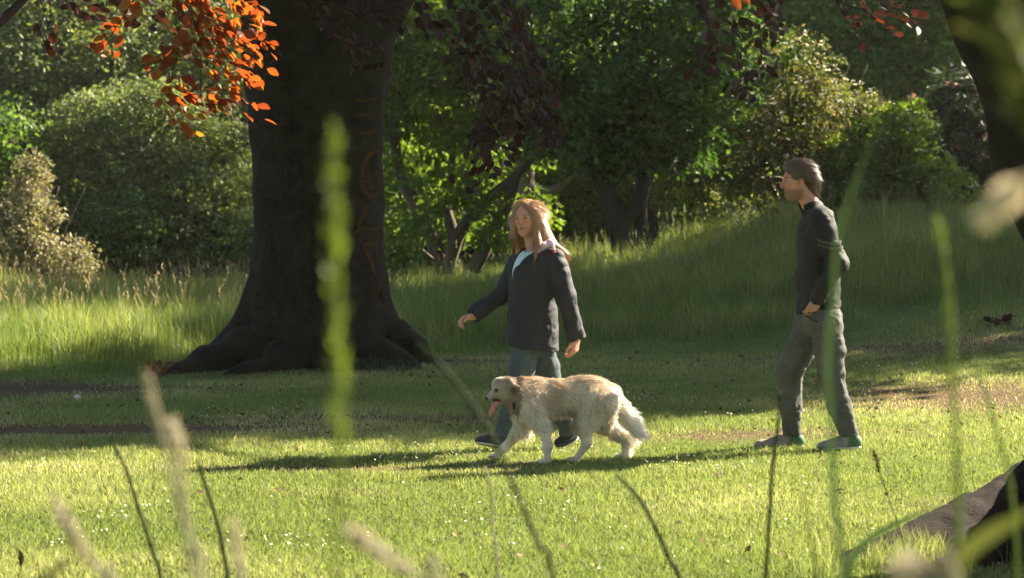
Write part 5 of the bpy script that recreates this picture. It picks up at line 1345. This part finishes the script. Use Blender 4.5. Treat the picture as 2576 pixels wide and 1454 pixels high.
stalk('long dark green blade slanting in front of the dog', [(1060, 868), (1120, 930), (1190, 1020), (1245, 1110), (1300, 1240), (1350, 1360), (1400, 1500)], 3.6, .0042, 'stalk_dark', (.14, .008), 'stalk_dark', seed=9)
stalk('thin grey withered stem below the forepaw of the dog', [(1222, 1178), (1238, 1240), (1236, 1310), (1248, 1380), (1255, 1500)], 6.2, 0.004, 'stalk_pale', (.04, .007), None, seed=10)
stalk('dark arching stem on the lawn between dog and man', [(1555, 1200), (1605, 1250), (1650, 1330), (1685, 1410), (1720, 1510)], 5.2, .0055, 'stalk_dark', (.09, .008), 'stalk_dark', seed=11)
stalk('dark knotted stem rising in front of the forward shoe of the man', [(1962, 985), (1958, 1060), (1950, 1130), (1942, 1190), (1936, 1290), (1930, 1400), (1925, 1510)], 5.4, .0050, 'stalk_dark', (.05, .008), 'stalk_dark', seed=12)
stalk('long arched green blade passing in front of the back of the man', [(2215, 300), (2160, 440), (2110, 600), (2100, 760), (2085, 900), (2095, 1100), (2100, 1250), (2118, 1400), (2125, 1520)], 2.6, .003, 'stalk_blue', None, None, .0085, seed=13)
stalk('olive stalk rising past the shaded slope right of the man', [(2362, 562), (2378, 680), (2390, 800), (2396, 950), (2404, 1100), (2410, 1250), (2412, 1400), (2414, 1540)], 2.5, 0.0038, 'stalk_green', (.12, .007), None, seed=14)
stalk('thin olive stem leaning right beside the olive stalk', [(2450, 900), (2480, 990), (2510, 1090), (2535, 1180), (2552, 1300), (2560, 1460)], 3.2, 0.003, 'stalk_green', None, None, seed=15)
stalk('plantain with a dark narrow head on a hair thin stem', [(2197, 1136), (2206, 1165), (2213, 1190), (2235, 1250), (2262, 1330), (2280, 1400), (2290, 1470)], 8.2, .0021, 'stalk_dark', (.075, .013), 'head_dark', seed=16, name='plantain_stalk')
stalk('bent green blade arching over the bare root', [(2380, 1270), (2320, 1290), (2250, 1320), (2190, 1355), (2150, 1395), (2133, 1440), (2128, 1520)], 4.0, .003, 'stalk_blue', None, None, .014, seed=17)
stalk('broad blurred green blade crossing the bare root', [(2640, 1255), (2560, 1305), (2480, 1350), (2430, 1395), (2400, 1450), (2380, 1530)], 1.9, .003, 'stalk_olive', None, None, .016, seed=18)
stalk('pale cream seed spike hanging against the shaded slope by the leaning trunk', [(2495, 535), (2530, 495), (2580, 450), (2660, 420), (2740, 520), (2780, 900), (2790, 1500)], 1.6, .0030, 'stalk_pale', (.038, .014), 'spike_cream', seed=19)
stalk('pale blurred spike tip just in front of the bare root', [(2290, 1440), (2330, 1452), (2380, 1475), (2430, 1540)], 1.8, .003, 'stalk_pale', (.04, .020), 'stalk_pale', seed=20)
stalk('light green drooping grass plume in front of the leaning trunk', [(2500, 20), (2540, 70), (2580, 150), (2640, 330), (2700, 700), (2740, 1500)], 1.7, .0045, 'stalk_green', (.11, .030), 'stalk_olive', seed=21)
stalk('faint thin olive stem between the knotted stem and the man', [(2020, 1240), (2032, 1300), (2042, 1370), (2052, 1440), (2060, 1530)], 4.4, 0.0028, 'stalk_green', (.05, .006), None, seed=22)
stalk('small plantain with a stubby dark head standing alone low in the lawn', [(52, 1392), (53, 1412), (54, 1426), (48, 1450), (40, 1490)], 8.4, .0020, 'stalk_dark', (.05, .014), 'head_dark', seed=23, name='plantain_stalk')

# longer tufts about the bare root
r = np.random.default_rng(301)
n = 2600
px = r.normal(2230, 110, n); y = r.uniform(9.8, 10.6, n); x = (px - CX) * y / F_PX
keep = vnoise(np.stack([x * 5, y * 5, x * 0], -1)) > -.15; x, y = x[keep], y[keep]; n = len(x)
P = np.stack([x, y, ground_h(x, y) - .01], -1); a = r.random(n) * 6.283; lean_ = np.stack([np.cos(a), np.sin(a), 0 * a], -1)
ln = (.15 + .6 * r.random(n))[:, None]; D0 = unit(np.array([0, 0, 1.]) + lean_ * ln * .5); D1 = unit(np.array([0, 0, 1.]) + lean_ * ln * 2); a2 = r.random(n) * 6.283
mb = MB(); ribbons(mb, P, D0, D1, .08 + .11 * r.random(n), .004, np.stack([np.cos(a2), np.sin(a2), 0 * a2], -1), np.clip(.4 + .25 * r.normal(size=n), 0, 1))
tag(mb.build('grass_tufts', M['lawn']), 'longer grass tufts growing against the bare surface root', 'grass', kind='stuff')

# weeds at the right foot of the beech
r = np.random.default_rng(302); n = 260
c0 = np.array([gpt(930, 21.35), gpt(975, 21.3), gpt(1015, 21.25), gpt(900, 21.4)]); k = r.integers(0, 4, n)
x = c0[k, 0] + r.normal(size=n) * .10; y = c0[k, 1] + r.normal(size=n) * .08; P = np.stack([x, y, ground_h(x, y)], -1); a = r.random(n) * 6.283; lean_ = np.stack([np.cos(a) + .3, np.sin(a) - .3, 0 * a], -1); a2 = r.random(n) * 6.283
o = empty('weed_clump', gpt(960, 21.33), 'grey green weed clump sprouting from the right foot of the beech', 'weed')
mb = MB(); ribbons(mb, P - np.array(o.location), unit(np.array([0, 0, 1.]) + lean_ * .3), unit(np.array([0, 0, .35]) + lean_), .09 + .12 * r.random(n), .008, np.stack([np.cos(a2), np.sin(a2), 0 * a2], -1), r.random(n) * .7); mb.build('leaves', M['leaf_grey'], o)['kind'] = 'stuff'

# fallen twig with withered leaves on the slope, red seedling by the root, scrap of white
r = np.random.default_rng(303)
def leaf_pile(name, label, c, rx, n, cat, lo, hi, height=.05):
    o = empty(name, c, label, cat)
    t = np.linspace(-1, 1, 12); line = np.stack([t * rx, .05 * np.sin(t * 3), .02 + .015 * np.cos(t * 4)], -1)
    v, f = tube(line, np.linspace(.006, .003, 12), 6); mb = MB(); mb.add(v, f); mb.build('twig', M['twig'], o, smooth=True)
    for _ in range(n):
        me = leaf_var[int(r.integers(lo, hi))]; q = bpy.data.objects.new('leaf', me); COL.objects.link(q); q.parent = o
        q.location = (float(np.clip(r.normal() * rx * .5, -rx, rx)), float(r.normal() * .05), float(.025 + height * r.random())); q.rotation_euler = (float(r.normal() * .8), float(r.normal() * .6), float(r.random() * 6.28)); s = float(.8 + .5 * r.random()); q.scale = (s, s, s)
    return o
leaf_pile('fallen_twig', 'fallen twig with withered brown leaves lying at the edge of the slope', gpt(2525, 22.0), .16, 26, 'twig', 0, 4)
leaf_pile('red_seedling', 'low reddish seedling leaves at the tip of the left beech root', gpt(395, 20.95), .14, 16, 'seedling', 4, 8, .09)
tk = empty('paper_scrap', gpt(193, 18.6), 'crumpled white scrap of paper lying in the shade of the beech', 'litter')
F = Field((-.06, -.06, -.01), (.06, .06, .07), .004); F.ell((0, 0, .028), (.026, .02, .022), None, .01); F.ell((.018, 0, .02), (.016, .016, .014), None, .01); F.wrinkle(.008, 60)
V, Q = F.mesh(); mb = MB(); mb.add(V, [Q]); mb.build('paper', plain_mat('white_paper', (.6, .58, .54)), tk)

# ------------------------------------------------------------------ the summer haze
mb = MB()
lo, hi = (-330, -140, -1.2), (330, 450, 17.5)
V = [(x, y, z) for x in (lo[0], hi[0]) for y in (lo[1], hi[1]) for z in (lo[2], hi[2])]
mb.add(V, [np.array([[0, 1, 3, 2], [4, 6, 7, 5], [0, 4, 5, 1], [2, 3, 7, 6], [0, 2, 6, 4], [1, 5, 7, 3]])])
m = bpy.data.materials.new('haze'); m.use_nodes = True
nt = m.node_tree; nt.nodes.remove(nt.nodes['Principled BSDF'])
v = nt.nodes.new('ShaderNodeVolumePrincipled')
v.inputs['Color'].default_value = (.92, .92, .80, 1); v.inputs['Density'].default_value = 0.00018; v.inputs['Anisotropy'].default_value = 0.35
nt.links.new(v.outputs[0], nt.nodes['Material Output'].inputs['Volume'])
tag(mb.build('haze', m), 'thin pale summer haze hanging in the air of the park', 'haze', kind='stuff')
